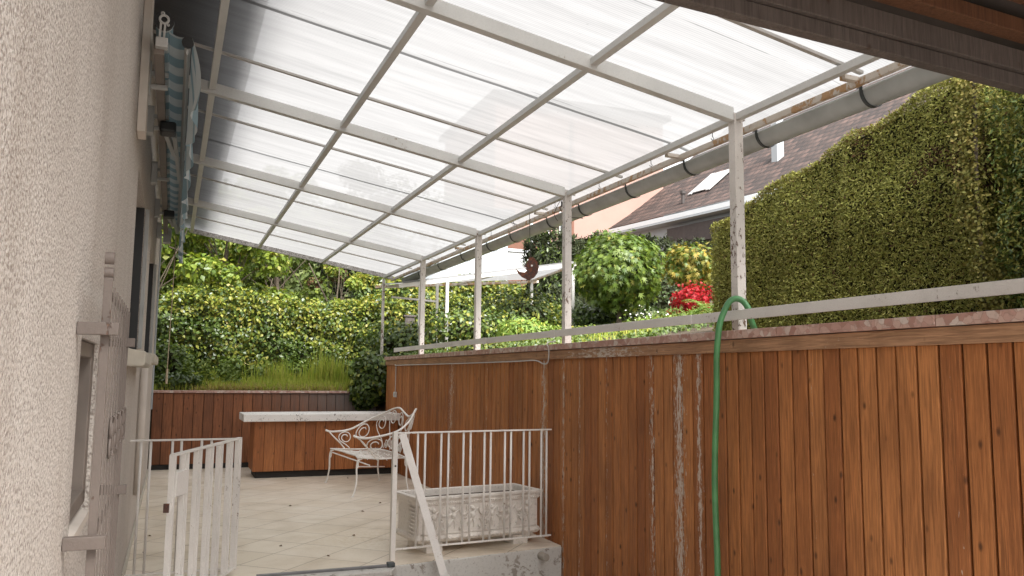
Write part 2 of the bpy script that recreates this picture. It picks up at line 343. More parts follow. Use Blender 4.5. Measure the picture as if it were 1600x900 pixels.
def mat_awning(name, dark):
    t = NT(name); xyz = t.sep(); f = t.math('FRACT', t.math('DIVIDE', xyz[1], .30))
    a, b = ((0.24, 0.34, 0.38), (0.52, 0.56, 0.56))
    c = t.ramp(f, [(0.0, a), (0.46, a), (0.5, b), (0.96, b), (1.0, a)])
    t.color(t.mix(t.ramp(t.noise(t.mapped(), 5, 4), [(.4, 0.0), (.8, .4)]), c, (0.25, .30, .31))); t.rough(.9)
    tr = t.node("ShaderNodeBsdfTranslucent"); t.link(c, tr.inputs[0]); ms = t.node("ShaderNodeMixShader"); ms.inputs[0].default_value = .35
    t.link(t.b.outputs[0], ms.inputs[1]); t.link(tr.outputs[0], ms.inputs[2]); t.link(ms.outputs[0], t.out.inputs["Surface"]); M[name] = t.m
mat_awning("awning_fabric", True)
def mat_dirtystrip():
    t = NT("dirty_flashing"); n = t.noise(t.mapped((40, 40, 40)), 1.5, 6, .8)
    t.color(t.ramp(n, [(0.40, (0.10, 0.09, 0.08)), (0.5, (0.36, 0.34, 0.32)), (0.65, (0.6, 0.6, 0.58))])); t.rough(.8); M["dirty_flashing"] = t.m
mat_dirtystrip()

# ---------------------------------------------------------------- geometry helpers
def wloc(o):
    v = np.zeros(3)
    while o is not None: v += np.array(o.location); o = o.parent
    return v
class MB:
    def __init__(s): s.v = []; s.f = []; s.n = 0
    def add(s, V, F):
        V = np.asarray(V, float); s.v.append(V); s.f += [tuple(int(i)+s.n for i in f) for f in F]; s.n += len(V); return s
    def box(s, lo, hi):
        x0, y0, z0 = lo; x1, y1, z1 = hi
        V = [(x0,y0,z0),(x1,y0,z0),(x1,y1,z0),(x0,y1,z0),(x0,y0,z1),(x1,y0,z1),(x1,y1,z1),(x0,y1,z1)]
        return s.add(V, [(0,3,2,1),(4,5,6,7),(0,1,5,4),(1,2,6,5),(2,3,7,6),(3,0,4,7)])
    def beam(s, a, b, w, h, up=(0, 0, 1)):
        a = np.array(a, float); b = np.array(b, float); d = b-a; d /= np.linalg.norm(d)
        sd_ = np.cross(d, up); sd_ /= np.linalg.norm(sd_); u = np.cross(sd_, d)
        V = []
        for p in (a, b):
            for i, j in ((-1,-1),(1,-1),(1,1),(-1,1)): V.append(p + sd_*w/2*i + u*h/2*j)
        return s.add(V, [(0,1,2,3),(7,6,5,4),(0,4,5,1),(1,5,6,2),(2,6,7,3),(3,7,4,0)])
    def tube(s, pts, r, n=8, caps=True):
        P = np.array(pts, float); k = len(P); R = np.full(k, r) if np.isscalar(r) else np.array(r, float)
        T = np.gradient(P, axis=0); T /= np.linalg.norm(T, axis=1)[:, None]+1e-9
        u = np.cross(T[0], (0, 0, 1)); 
        if np.linalg.norm(u) < .1: u = np.cross(T[0], (1, 0, 0))
        u /= np.linalg.norm(u); V = []
        for i in range(k):
            u = u - T[i]*(u@T[i]); u /= np.linalg.norm(u); w = np.cross(T[i], u)
            for j in range(n):
                a = 2*math.pi*j/n; V.append(P[i] + R[i]*(math.cos(a)*u + math.sin(a)*w))
        F = [(i*n+j, i*n+(j+1)%n, (i+1)*n+(j+1)%n, (i+1)*n+j) for i in range(k-1) for j in range(n)]
        if caps: F += [tuple(range(n))[::-1], tuple(range((k-1)*n, k*n))]
        return s.add(V, F)
    def prism(s, poly, ax, a, b):
        """extrude a 2D polygon (in the two other axes) along axis ax"""
        o = [i for i in range(3) if i != ax]; V = []
        for q in (a, b):
            for p in poly: c = [0, 0, 0]; c[ax] = q; c[o[0]] = p[0]; c[o[1]] = p[1]; V.append(c)
        n = len(poly); return s.add(V, [tuple(range(n))[::-1], tuple(range(n, 2*n))]+[(i, (i+1)%n, n+(i+1)%n, n+i) for i in range(n)])
    def build(s, name, mat, parent=None, bevel=0, smooth=False):
        me = bpy.data.meshes.new(name); V = np.concatenate(s.v) - wloc(parent)
        me.from_pydata(V.tolist(), [], s.f); me.update()
        o = bpy.data.objects.new(name, me); COL.objects.link(o); o.parent = parent
        me.materials.append(M[mat] if isinstance(mat, str) else mat)
        import bmesh
        bm = bmesh.new(); bm.from_mesh(me); bmesh.ops.recalc_face_normals(bm, faces=bm.faces); bm.to_mesh(me); bm.free()
        if smooth: me.polygons.foreach_set('use_smooth', [True]*len(me.polygons))
        if bevel:
            m = o.modifiers.new("bevel", 'BEVEL'); m.width = bevel; m.segments = 2; m.limit_method = 'ANGLE'; m.angle_limit = rad(40)
        return o
def tag(o, label=None, cat=None, group=None, kind=None):
    for k, v in (("label", label), ("category", cat), ("group", group), ("kind", kind)):
        if v: o[k] = v
    return o
def thing(name, loc, label, cat, group=None):
    o = bpy.data.objects.new(name, None); COL.objects.link(o); o.location = loc; o.empty_display_size = .2
    return tag(o, label, cat, group)
def cr_spline(P, n=8):
    P = np.array(P, float); Q = np.vstack([2*P[0]-P[1], P, 2*P[-1]-P[-2]]); out = []
    for i in range(1, len(Q)-2):
        for t in np.linspace(0, 1, n, endpoint=False):
            a, b, c, d = Q[i-1:i+3]
            out.append(.5*((2*b)+(c-a)*t+(2*a-5*b+4*c-d)*t*t+(3*b-a-3*c+d)*t**3))
    out.append(P[-1]); return np.array(out)

# leaf clouds ------------------------------------------------------
KITE = (np.array([(0,0,0),(.36,.42,.10),(0,1,0),(-.36,.42,.10)]), [(0,1,2),(0,2,3)])
def star(n=5):
    pts = [(0, 0)]; 
    spec = [(-62, .55), (-40, .30), (-28, .85), (-12, .42), (0, 1.0), (12, .42), (28, .85), (40, .30), (62, .55)]
    for a, r in spec: pts.append((math.sin(rad(a))*r, .12+math.cos(rad(a))*r*.88))
    V = np.array([(x, y, abs(x)*.18) for x, y in pts]); return (V, [(0, i+1, i) for i in range(1, len(pts)-1)])
MAPLE = star()
SPRAY = (np.array([(0,0,0),(.16,.35,.03),(.10,.7,.0),(0,1,0),(-.12,.72,.02),(-.16,.35,.03)]), [(0,1,2,3),(0,3,4,5)])
def leaves(name, P, N, size, mat, parent=None, tmpl=KITE, jit=.5, droop=.3, up=0.0):
    n = len(P); P = np.asarray(P, float); N = np.asarray(N, float)
    nn = N + rng.normal(0, jit, (n, 3)); nn /= np.linalg.norm(nn, axis=1)[:, None]+1e-9
    t = rng.normal(0, 1, (n, 3)); t[:, 2] += -droop*3 + up*3; t -= nn*np.sum(t*nn, axis=1)[:, None]; t /= np.linalg.norm(t, axis=1)[:, None]+1e-9
    b = np.cross(t, nn); V0, F0 = tmpl; size = np.broadcast_to(size, (n,))
    k = len(V0); V = P[:, None, :] + size[:, None, None]*(V0[None, :, 0, None]*b[:, None, :] + V0[None, :, 1, None]*t[:, None, :] + V0[None, :, 2, None]*nn[:, None, :])
    V = V.reshape(-1, 3) - wloc(parent)
    m = len(F0[0]); F = (np.array(F0)[None] + (np.arange(n)*k)[:, None, None]).reshape(-1)
    me = bpy.data.meshes.new(name); me.vertices.add(n*k); me.vertices.foreach_set('co', V.ravel())
    nf = n*len(F0); me.loops.add(nf*m); me.loops.foreach_set('vertex_index', F.astype(np.int32))
    me.polygons.add(nf); me.polygons.foreach_set('loop_start', (np.arange(nf)*m).astype(np.int32)); me.polygons.foreach_set('loop_total', np.full(nf, m, np.int32))
    me.update(calc_edges=True); me.validate(); o = bpy.data.objects.new(name, me); COL.objects.link(o); o.parent = parent
    me.materials.append(M[mat]); return o
def vnoise(P, sc, seed=0):
    """cheap smooth 3D pseudo-noise from summed sines, about -1..1"""
    r = np.random.default_rng(seed); out = 0
    for i in range(5):
        k = r.normal(0, 1, 3)*sc*(1+i*.45); out = out + np.sin(P@k + r.uniform(0, 6.28))/(1+i*.3)
    return out/2.6
def slab_points(n, axis_pts, seed=0): pass

def g_right(x): return 1.60 + .20*np.clip(x-3.4, 0, 16)
def g_back(y): return 1.13 + .14*np.clip(y-13.3, 0, 1.6) + .07*np.clip(y-14.9, 0, 40)
def ground(x, y):
    x = np.asarray(x, float); y = np.asarray(y, float)
    r_ = np.where(x > 3.22, g_right(x), -9); b_ = np.where(y > 13.27, g_back(y), -9); g = np.maximum(r_, b_)
    return np.where(g < -1, -.33, g)

# ---------------------------------------------------------------- SETTING
xs = np.concatenate([np.linspace(-60, -2, 12), [-.3, 1.5], [3.21, 3.24], np.linspace(3.6, 20, 34), np.linspace(24, 120, 14)])
ys = np.concatenate([np.linspace(-60, 8, 22), [13.26, 13.29], np.linspace(13.5, 32, 44), np.linspace(36, 160, 14)])
GX, GY = np.meshgrid(xs, ys); GZ = ground(GX, GY)
bum = np.where(GZ > 0, .03*np.sin(GX*3.1)*np.cos(GY*2.3), 0)
V = np.stack([GX, GY, GZ+bum-.01], -1).reshape(-1, 3); nx = len(xs)
mb = MB().add(V, [(j*nx+i, j*nx+i+1, (j+1)*nx+i+1, (j+1)*nx+i) for j in range(len(ys)-1) for i in range(nx-1)])
tag(mb.build("ground", "soil"), kind="structure")
# the lower paving the camera stands on, the terrace slab
tag(MB().box((-.236, -16, -.50), (3.12, 6.6, -.300)).build("lower_paving", "lower_paving"), kind="structure")  # runs on unseen behind the camera, lengthened to bounce light forward
tag(MB().prism([(-.236, 6.141), (1.62, 6.146), (3.095, 6.375), (3.095, 13.2), (-.236, 13.2)], 2, -.004, 0.0).build("terrace_floor", "floor_tiles"), kind="structure")
MB().box((-.236, 6.5, -.30), (3.095, 13.2, -.0045)).build("terrace_base", "kerb_concrete")["kind"] = "structure"
k = MB().prism([(-.236, 6.0), (1.55, 6.0), (1.62, 6.13), (3.095, 6.36), (3.095, 6.5), (-.236, 6.137)], 2, -.48, -.0045)
tag(k.build("kerb", "kerb_concrete", bevel=.008), kind="structure")
tag(MB().box((.3, 5.2, -.45), (1.63, 5.997, -.055)).build("doorstep", "lower_paving", bevel=.01), kind="structure")

# ---------------------------------------------------------------- HOUSE (left wall with its openings and eave)
X0 = -.24
house = thing("stucco_house", (X0, 5, -.16), "stucco house along the left of the terrace with rough beige render", "house")
def wall_x(x, yb, zb, holes, depth, mb):
    for i in range(len(yb)-1):
        for j in range(len(zb)-1):
            cy, cz = (yb[i]+yb[i+1])/2, (zb[j]+zb[j+1])/2
            if any(h[0] < cy < h[1] and h[2] < cz < h[3] for h in holes): continue
            mb.add([(x, yb[i], zb[j]), (x, yb[i+1], zb[j]), (x, yb[i+1], zb[j+1]), (x, yb[i], zb[j+1])], [(0, 1, 2, 3)])
    for (a, b, c, d) in holes:
        mb.add([(x, a, c), (x-depth, a, c), (x-depth, a, d), (x, a, d)], [(0, 1, 2, 3)])
        mb.add([(x, b, c), (x-depth, b, c), (x-depth, b, d), (x, b, d)], [(0, 1, 2, 3)])
        mb.add([(x, a, d), (x-depth, a, d), (x-depth, b, d), (x, b, d)], [(0, 1, 2, 3)])
        mb.add([(x, a, c), (x-depth, a, c-0), (x-depth, b, c), (x, b, c)], [(0, 1, 2, 3)])
holes = [(2.62, 3.22, .93, 1.50), (5.25, 6.62, 1.55, 2.62), (8.3, 10.0, 1.60, 2.62)]
w = MB(); yb = sorted({-2.5, 12.75, *[h[0] for h in holes], *[h[1] for h in holes]}); zb = sorted({-.36, 3.92, *[h[2] for h in holes], *[h[3] for h in holes]})
wall_x(X0, yb, zb, holes, .16, w)
w.add([(X0, 12.75, -.3), (-6, 12.75, -.3), (-6, 12.75, 3.92), (X0, 12.75, 3.92)], [(0, 1, 2, 3)])
w.add([(X0, -2.5, -.3), (-6, -2.5, -.3), (-6, -2.5, 3.92), (X0, -2.5, 3.92)], [(0, 1, 2, 3)])
w.add([(-6, 12.75, -.3), (-6, -2.5, -.3), (-6, -2.5, 3.92), (-6, 12.75, 3.92)], [(0, 1, 2, 3)])
w.build("wall", "stucco", house)
MB().box((-6.2, -3, 3.92), (.46, 13.0, 4.02)).box((.42, -3, 3.86), (.46, 13.0, 3.92)).build("eave", "frame_brown", house)
rf = MB().add([(.50, -3, 4.03), (.50, 13.2, 4.03), (-3, 13.2, 5.7), (-3, -3, 5.7), (-6.4, -3, 4.03), (-6.4, 13.2, 4.03)], [(0,1,2,3), (3,2,5,4), (0,3,4), (1,5,2)]); rf.build("roof", "dark_board", house)
for h, (fm, gm) in zip(holes, (("frame_brown", "glass_dark"), ("frame_grey", "glass_dark"), ("frame_grey", "glass_dark"))):
    a, b, c, d = h; f = MB(); x1 = X0-.10; x2 = X0-.158
    if h is holes[0]: x1 = X0-.012
    else: MB().box((X0-.12, b-.032, c+.002), (X0-.004, b-.002, d-.002)).build('shutter_guide', 'black_plastic', house)
    bq = b-(.0 if h is holes[0] else .034); f.box((x2, a+.002, c+.03), (x1, a+.05, d-.002)).box((x2, b-.08, c+.03), (x1, bq-.002, d-.002)).box((x2, a+.05, d-.05), (x1, b-.05, d-.003)).box((x2, a+.05, c+.03), (x1, b-.05, c+.08))
    fr = f.build("window_frame", fm, house, bevel=.004)
    MB().box((X0-.157, a+.05, c+.03), (X0-.13, b-.05, d-.05)).build("pane", gm, fr)
s1 = MB().prism([(X0-.14, .935), (X0+.004, .905), (X0+.004, .93), (X0-.14, .965)], 1, 2.622, 3.218)
s1.build("window_sill", "plaster", house)
for (a, b, z) in ((5.18, 6.72, 1.44), (8.2, 10.1, 1.49)):
    MB().prism([(X0-.02, z), (X0+.09, z), (X0+.10, z+.02), (X0+.10, z+.085), (X0-.02, z+.105)], 1, a, b).build("window_sill", "sill_stone", house, bevel=.008)
# roller shutter guide rails beside the windows, downpipe
for y in (6.64, 10.02): MB().box((X0+.002, y, 1.58), (X0+.028, y+.07, 2.62)).build("shutter_rail", "frame_grey", house)
MB().tube([(X0+.035, 7.42, .42), (X0+.035, 7.42, 1.44)], .032, 10).build("drain_cover", "plaster", house, smooth=True)
MB().box((X0+.002, 4.72, 2.69), (X0+.045, 4.90, 3.79)).build("shutter_post", "plaster", house, bevel=.003)
MB().box((X0+.002, 6.2, 0.0), (X0+.016, 12.7, .07)).build("skirting", "sill_stone", house, bevel=.002)
MB().box((X0+.002, 12.55, .9), (X0+.02, 12.74, 3.4)).build("lit_corner", "white_render", house, bevel=.003)  # white strip puts the light on the wall's far corner into colour

# window grille in front of the near niche
gx = -.165
gr = thing("window_grille", (gx, 3.0, .6), "brown painted iron grille with scrolled top standing off the niche in the left wall", "window grille")
for y, za, zb2 in ((2.49, .35, 1.66), (3.55, .35, 1.64)): MB().box((gx-.018, y, za), (gx+.004, y+.012, zb2)).build("upright", "grille_paint", gr, bevel=.001)
for z in (.955, 1.518):
    for y in (2.46, 3.53):
        MB().box((X0+.001, y, z-.017), (gx+.028, y+.028, z+.017)).build("bracket", "grille_paint", gr, bevel=.002)
for z in (.95, 1.51, 1.63): MB().box((gx-.018, 2.503, z-.008), (gx-.008, 3.549, z+.008)).build("cross_bar", "grille_paint", gr)
for i in range(7):
    y = 2.64 + i*.13
    MB().box((gx-.002, y, .36), (gx+.003, y+.014, 1.645)).build("bar", "grille_paint", gr)
sc = MB()
for zc, r0, sg in ((1.672, .021, 1), (1.715, .020, -1)):
    for i in range(26):
        a0, a1 = [-1.2+6.6*q/26 for q in (i, i+1)]
        k0, k1 = [(1-.45*q/26) for q in (i, i+1)]
        P = [(2.50+sg*r0*k0*math.cos(a0), zc+r0*k0*math.sin(a0)), (2.50+sg*r0*k1*math.cos(a1), zc+r0*k1*math.sin(a1))]
        Q = [(2.50+sg*(r0*k0-.006)*math.cos(a0), zc+(r0*k0-.006)*math.sin(a0)), (2.50+sg*(r0*k1-.006)*math.cos(a1), zc+(r0*k1-.006)*math.sin(a1))]
        V = [(xx, *p) for xx in (gx-.019, gx+.005) for p in (P[0], P[1], Q[1], Q[0])]
        sc.add(V, [(0,1,2,3), (7,6,5,4), (0,4,5,1), (1,5,6,2), (2,6,7,3), (3,7,4,0)])
sc.build("scroll", "grille_paint", gr)
for i in range(4):
    y = 2.75+i*.22; orn = MB()
    for s in (-1, 1):
        for zc in (1.12, 1.30):
            t_ = np.linspace(0, 4.6, 22); r_ = .055*(1-t_/6.5)
            orn.tube(np.stack([np.full(22, gx+.010), y+s*(.02+.03-r_*np.cos(t_)*.8), zc+(.05-.0)*(1 if zc < 1.2 else -1)+r_*np.sin(t_)*(1 if zc < 1.2 else -1)], -1), .0045, 5)
    orn.build("ornament", "grille_paint", gr, smooth=True)

# ---------------------------------------------------------------- CLAD WALL ON THE RIGHT
FX = 3.10; YE = 12.62
cw = thing("clad_retaining_wall", (FX+.1, 5, -.16), "retaining wall on the right clad in upright orange brown boards under a red marble coping", "wall")
MB().box((FX+.022, -2.5, -.45), (3.235, YE-.02, 1.63)).build("core", "dark_void", cw)
bd = MB(); y = -2.4; brd = []
ph = 4.122 % .1155
y = -2.4 + ph - (-2.4 % .1155) if False else 4.122 - .1155*57
while y < YE-.02:
    e = min(y+.1155, YE)
    if e-y > .03:
        d = rng.uniform(-.002, .002); bd.box((FX+d, y+.0058, -.29+rng.uniform(0, .012)), (FX+.021, e-.0058, 1.562))
    y += .1155
bd.build("boards", "fence_boards", cw, bevel=.005)
ed = MB()
for i in range(1): ed.box((FX, YE-.018, -.29), (3.235, YE, 1.56))
ed.build("end_board", "fence_boards", cw, bevel=.003)
bt = MB(); y = -2.45
for L in (3.3, 3.2, 4.1, 4.0, 4.0):
    e = min(y+L, YE+.01); bt.box((FX-.018, y+.001, 1.560), (FX+.0, e-.001, 1.636)); y += L
    if y >= YE: break
bt.box((FX-.018, YE+.0, 1.56), (3.235, YE+.018, 1.636)); bt.build("top_batten", "fence_batten", cw, bevel=.003)
cp = MB(); y = -2.5
while y < YE:
    e = min(y+1.02, YE+.03); cp.box((FX-.035+rng.uniform(-.002, .002), y+.0015, 1.640), (3.36, e-.0015, 1.690)); y += 1.02
cp.build("coping", "red_marble", cw, bevel=.003)

rail = thing("handrail", (3.14, 5, 1.7), "long flat white painted rail above the marble coping of the right wall", "rail")
segs = [(-2.5, 1.2), (1.2, 4.55), (4.50, 6.62), (6.62, 8.35), (8.35, 11.4), (11.4, 12.32)]
for i, (a, b) in enumerate(segs):
    dx = .0 if i % 2 == 0 else .007
    za = 1.785 + .001*i; MB().box((3.120+dx, a, za-.030), (3.130+dx, b, za+.030)).build("rail_board", "rail_paint", rail, bevel=.002)
for y in (6.62, 8.35): MB().box((3.117, y-.045, 1.750), (3.1195, y+.045, 1.822)).build("joint_plate", "rail_paint", rail)
for y in (-.2, 1.78, 4.09, 6.47, 8.77, 11.05): MB().box((3.138, y-.012, 1.765), (3.172, y+.012, 1.80)).build("bracket", "wire_dark", rail)

# cable and socket on the clad wall
bx = thing("junction_box", (3.085, 11.99, 1.09), "small grey electrical box on the far end of the right clad wall", "electrical box")
MB().box((3.068, 11.94, 1.085), (3.096, 12.04, 1.165)).build("box_body", "box_grey", bx, bevel=.004)
MB().box((3.060, 11.955, 1.10), (3.0675, 12.025, 1.15)).build("cover", "frame_grey", bx, bevel=.002)
cab = MB(); cab.tube(cr_spline([(3.083, 11.99, 1.166), (3.083, 11.985, 1.3), (3.083, 11.98, 1.545), (3.074, 11.9, 1.553), (3.074, 10.5, 1.552), (3.074, 9, 1.550), (3.074, 7.4, 1.551), (3.074, 6.9, 1.553), (3.076, 6.72, 1.522), (3.076, 6.62, 1.535), (3.066, 6.58, 1.64), (3.045, 6.57, 1.70), (3.14, 6.6, 1.72)], 8), .006, 6)
tag(cab.build("cable", "box_grey", None, smooth=True), "thin pale cable clipped under the batten down to the grey electrical box", "cable")

# ---------------------------------------------------------------- BACK WALL AND BAR
bw = thing("low_back_wall", (1.4, 13.2, 0), "low dark brown boarded wall closing the far end of the terrace under planted bank", "wall")
MB().box((X0+.01, 13.222, -.2), (3.09, 13.30, 1.11)).build("core", "dark_void", bw)
b = MB(); x = X0+.012
while x < 3.08:
    e = min(x+.14, 3.085); b.box((x+.003, 13.20+rng.uniform(-.002, .002), .075), (e-.003, 13.221, 1.112)); x += .14
b.build("boards", "dark_cladding", bw, bevel=.004)
MB().box((X0+.012, 13.205, 0.001), (3.085, 13.22, .07)).build("plinth", "dark_void", bw)
c = MB()
for i in range(4): c.box((X0+.012+i*.83, 13.165, 1.116), (min(X0+.012+(i+1)*.83-.003, 3.09), 13.36, 1.15))
c.build("coping", "red_marble", bw, bevel=.002)

bar = thing("bar_counter", (2.0, 11.95, 0), "low built in bar with brown boarded front and thick chipped white slab top", "counter")
MB().box((1.10, 11.772, .10), (3.085, 12.40, .76)).build("core", "dark_void", bar)
b = MB(); x = 1.08
while x < 3.05:
    e = min(x+.137, 3.08); b.box((x+.002, 11.75+rng.uniform(-.0015, .0015), .09), (e-.002, 11.771, .758)); x += .137
y = 11.752
while y < 12.35: b.box((1.08, y+.002+(.02 if y < 11.76 else 0), .09), (1.099, min(y+.137, 12.40)-.002, .758)); y += .137
b.build("boards", "bar_cladding", bar, bevel=.003)
MB().box((1.12, 11.79, 0.001), (3.08, 12.39, .098)).build("plinth", "dark_void", bar)
MB().box((.93, 11.68, .762), (3.085, 12.45, .862)).build("slab_top", "slab_paint", bar, bevel=.008)

# ---------------------------------------------------------------- GLAZED PATIO ROOF
SL = -.1733
def zr(x): return 3.525 + SL*(x-.18)       # underside of rafters
PY = [4.11, 6.50, 8.80, 11.07, 13.40]; PX = 3.20
roof = thing("patio_roof", (1.7, 8, 0), "white framed lean to roof of translucent ribbed sheets over the terrace", "patio roof")
for i, y in enumerate(PY):
    hw = .032 if i < 4 else .02
    zb_ = 1.692 if i < 4 else 1.2
    MB().box((PX-hw, y-hw, zb_), (PX+hw, y+hw, zr(PX)+ (.055 if i < 4 else 0))).build("post", "post_paint", roof, bevel=.003)
for i, y in enumerate([1.75]+PY[:4]):
    r_ = MB(); x1 = PX-.034 if i else 3.3
    V = []
    for yy in (y-.03, y+.03):
        V += [(X0+.003, yy, zr(X0)), (x1, yy, zr(x1)), (x1, yy, zr(x1)+.085), (X0+.003, yy, zr(X0)+.085)]
    r_.add(V, [(0,1,2,3), (7,6,5,4), (0,4,5,1), (1,5,6,2), (2,6,7,3), (3,7,4,0)]); r_.build("rafter", "rafter_paint", roof, bevel=.003)
YA, YB = 1.3, 13.42
for x in (.18, 1.18, 2.18):
    ys_ = [YA]+[1.75]+PY[:4]+[YB-.02]
    for a, b in zip(ys_, ys_[1:]):
        if b-a < .6: continue
        MB().box((x-.024, a+.032, zr(x)+.028), (x+.024, b-.032, zr(x)+.068)).build("purlin", "rafter_paint", roof, bevel=.002)
for a, b in zip([1.3]+PY, PY): MB().box((PX-.022, a+(.034 if a > 1.4 else 0), zr(PX)+.012), (PX+.022, b-.034, zr(PX)+.055)).build("purlin", "rafter_paint", roof, bevel=.002)
xr = 3.335
MB().box((xr-.016, 1.3, zr(xr)-.004), (xr+.016, 13.40, zr(xr)+.036)).build("eave_bar", "rusty_paint", roof, bevel=.002)
MID = [3.24, 5.80, 7.26, 9.72, 12.24]
for y in (3.24, 4.93, 7.26, 9.72): MB().box((PX+.023, y-.02, zr(3.27)+.004), (xr-.017, y+.02, zr(3.27)+.028)).build("stub", "rusty_paint", roof)
for y in MID:
    V = []
    for yy in (y-.014, y+.014): V += [(X0+.003, yy, zr(X0)+.070), (3.36, yy, zr(3.36)+.070), (3.36, yy, zr(3.36)+.086), (X0+.003, yy, zr(X0)+.086)]
    MB().add(V, [(0,1,2,3), (7,6,5,4), (0,4,5,1), (1,5,6,2), (2,6,7,3), (3,7,4,0)]).build("batten", "batten", roof)
for y in [1.78]+PY[:4]:
    V = []
    for yy in (y+.031, y+.05): V += [(X0+.003, yy, zr(X0)+.055), (3.30, yy, zr(3.30)+.055), (3.30, yy, zr(3.3)+.085), (X0+.003, yy, zr(X0)+.085)]
    MB().add(V, [(0,1,2,3), (7,6,5,4), (0,4,5,1), (1,5,6,2), (2,6,7,3), (3,7,4,0)]).build("batten", "batten", roof)
# sheets: overlapping strips, a little sagging between the rafters
edges = [1.32, 4.88, 8.10, 11.1, 13.40]
for i, (a, b) in enumerate(zip(edges, edges[1:])):
    X_ = np.linspace(X0+.01, 3.47, 20); Y_ = np.linspace(a, b+.04, 26); sh = MB(); off = .092+(.006 if i % 2 else 0)
    V = [(xx, yy, zr(xx)+off-.12*max(0, xx-3.3)+.002*math.sin(xx*7+i)*math.sin(yy*3)) for yy in Y_ for xx in X_]
    sh.add(V, [(j*20+q, j*20+q+1, (j+1)*20+q+1, (j+1)*20+q) for j in range(25) for q in range(19)])
    sh.build("roof_sheet", "poly_sheet", roof, smooth=True)
V = []
for yy in (13.41, 13.45): V += [(.15, yy, zr(.15)+.03), (3.36, yy, zr(3.36)+.03), (3.36, yy, zr(3.36)+.11), (.15, yy, zr(.15)+.11)]
MB().add(V, [(0,1,2,3), (7,6,5,4), (0,4,5,1), (1,5,6,2), (2,6,7,3), (3,7,4,0)]).build("verge_strip", "dirty_flashing", roof)
# hooks under the front purlin
hk = MB()
for y in (4.35, 5.1, 5.9, 6.75, 7.75, 8.4, 9.6): hk.tube([(PX, y, zr(PX)+.005), (PX, y, zr(PX)-.02), (PX+.012, y, zr(PX)-.035), (PX, y, zr(PX)-.045), (PX-.012, y, zr(PX)-.035)], .0025, 5)
hk.build("hooks", "wire_dark", roof)
# gutter
gc, gz, grr = 3.475, 2.972, .078
gu = MB(); A = np.linspace(math.pi, 2*math.pi, 13); yy = [1.2, 13.0]; V = []
yg = np.linspace(1.2, 13.0, 14)
for q, rr in ((0, grr), (1, grr-.004)):
    for y in yg:
        for a in A: V.append((gc+rr*math.cos(a), y, gz+rr*math.sin(a)))
n = len(A); m_ = len(yg); F = []
for q in (0, 1):
    o_ = q*n*m_; F += [(o_+j*n+i, o_+j*n+i+1, o_+(j+1)*n+i+1, o_+(j+1)*n+i) for j in range(m_-1) for i in range(n-1)]
gu.add(V, F)
for y0 in (13.0,): gu.add([(gc+grr*math.cos(a), y0+.001, gz+grr*math.sin(a)) for a in A], [tuple(range(n))])
gu.tube([(gc-grr, 1.2, gz+.004), (gc-grr, 13.0, gz+.004)], .007, 8)
gut = gu.build("gutter", "gutter_grey", roof, smooth=True)
for y in (2.1, 3.28, 4.15, 4.96, 5.80, 6.65, 7.35, 8.32, 9.05, 10.0, 11.0, 12.0):
    st = MB(); P = [(gc-grr-.006-.02, y, zr(3.38)+.01), (gc-grr-.006, y, gz+.03)]+[(gc+(grr+.005)*math.cos(a), y, gz+(grr+.005)*math.sin(a)) for a in np.linspace(math.pi, 1.72*math.pi, 10)]
    for p, q in zip(P, P[1:]): st.beam(p, q, .022 if False else .004, .022, up=(0, 1, 0))
    st.build("gutter_bracket", "gutter_strap", roof)

# ---------------------------------------------------------------- EAVE OVERHEAD, TOP RIGHT
ev = thing("eave_overhang", (3, 1.6, 2.7), "dark timber roof overhang with boarded soffit filling the top right corner", "roof overhang")
sk = .035
def evbeam(y0, y1, z0, z1, name, mat, x0=.9, x1=5.5):
    V = [(x0, y0-0, z0+.045), (x1, y0, z0-.13), (x1, y1, z0-.13), (x0, y1, z0+.045), (x0, y0, z1+.045), (x1, y0, z1-.13), (x1, y1, z1-.13), (x0, y1, z1+.045)]
    return MB().add(V, [(0,3,2,1), (4,5,6,7), (0,1,5,4), (1,2,6,5), (2,3,7,6), (3,0,4,7)]).build(name, mat, ev, bevel=.003)
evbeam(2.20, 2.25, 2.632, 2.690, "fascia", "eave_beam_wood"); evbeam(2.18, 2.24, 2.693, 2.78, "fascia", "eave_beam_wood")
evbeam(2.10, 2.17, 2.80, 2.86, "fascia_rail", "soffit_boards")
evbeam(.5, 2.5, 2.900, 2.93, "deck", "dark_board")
evbeam(1.2, 2.12, 2.9, 2.91, "deck", "dark_void") if False else None
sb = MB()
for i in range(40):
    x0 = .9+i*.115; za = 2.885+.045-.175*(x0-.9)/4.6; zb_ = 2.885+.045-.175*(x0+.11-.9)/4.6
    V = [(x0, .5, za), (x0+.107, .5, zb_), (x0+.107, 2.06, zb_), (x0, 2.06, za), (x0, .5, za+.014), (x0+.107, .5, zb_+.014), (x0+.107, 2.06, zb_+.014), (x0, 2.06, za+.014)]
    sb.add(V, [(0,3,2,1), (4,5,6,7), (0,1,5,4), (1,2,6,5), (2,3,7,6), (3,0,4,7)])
sb.build("soffit", "soffit_boards", ev, bevel=.003)

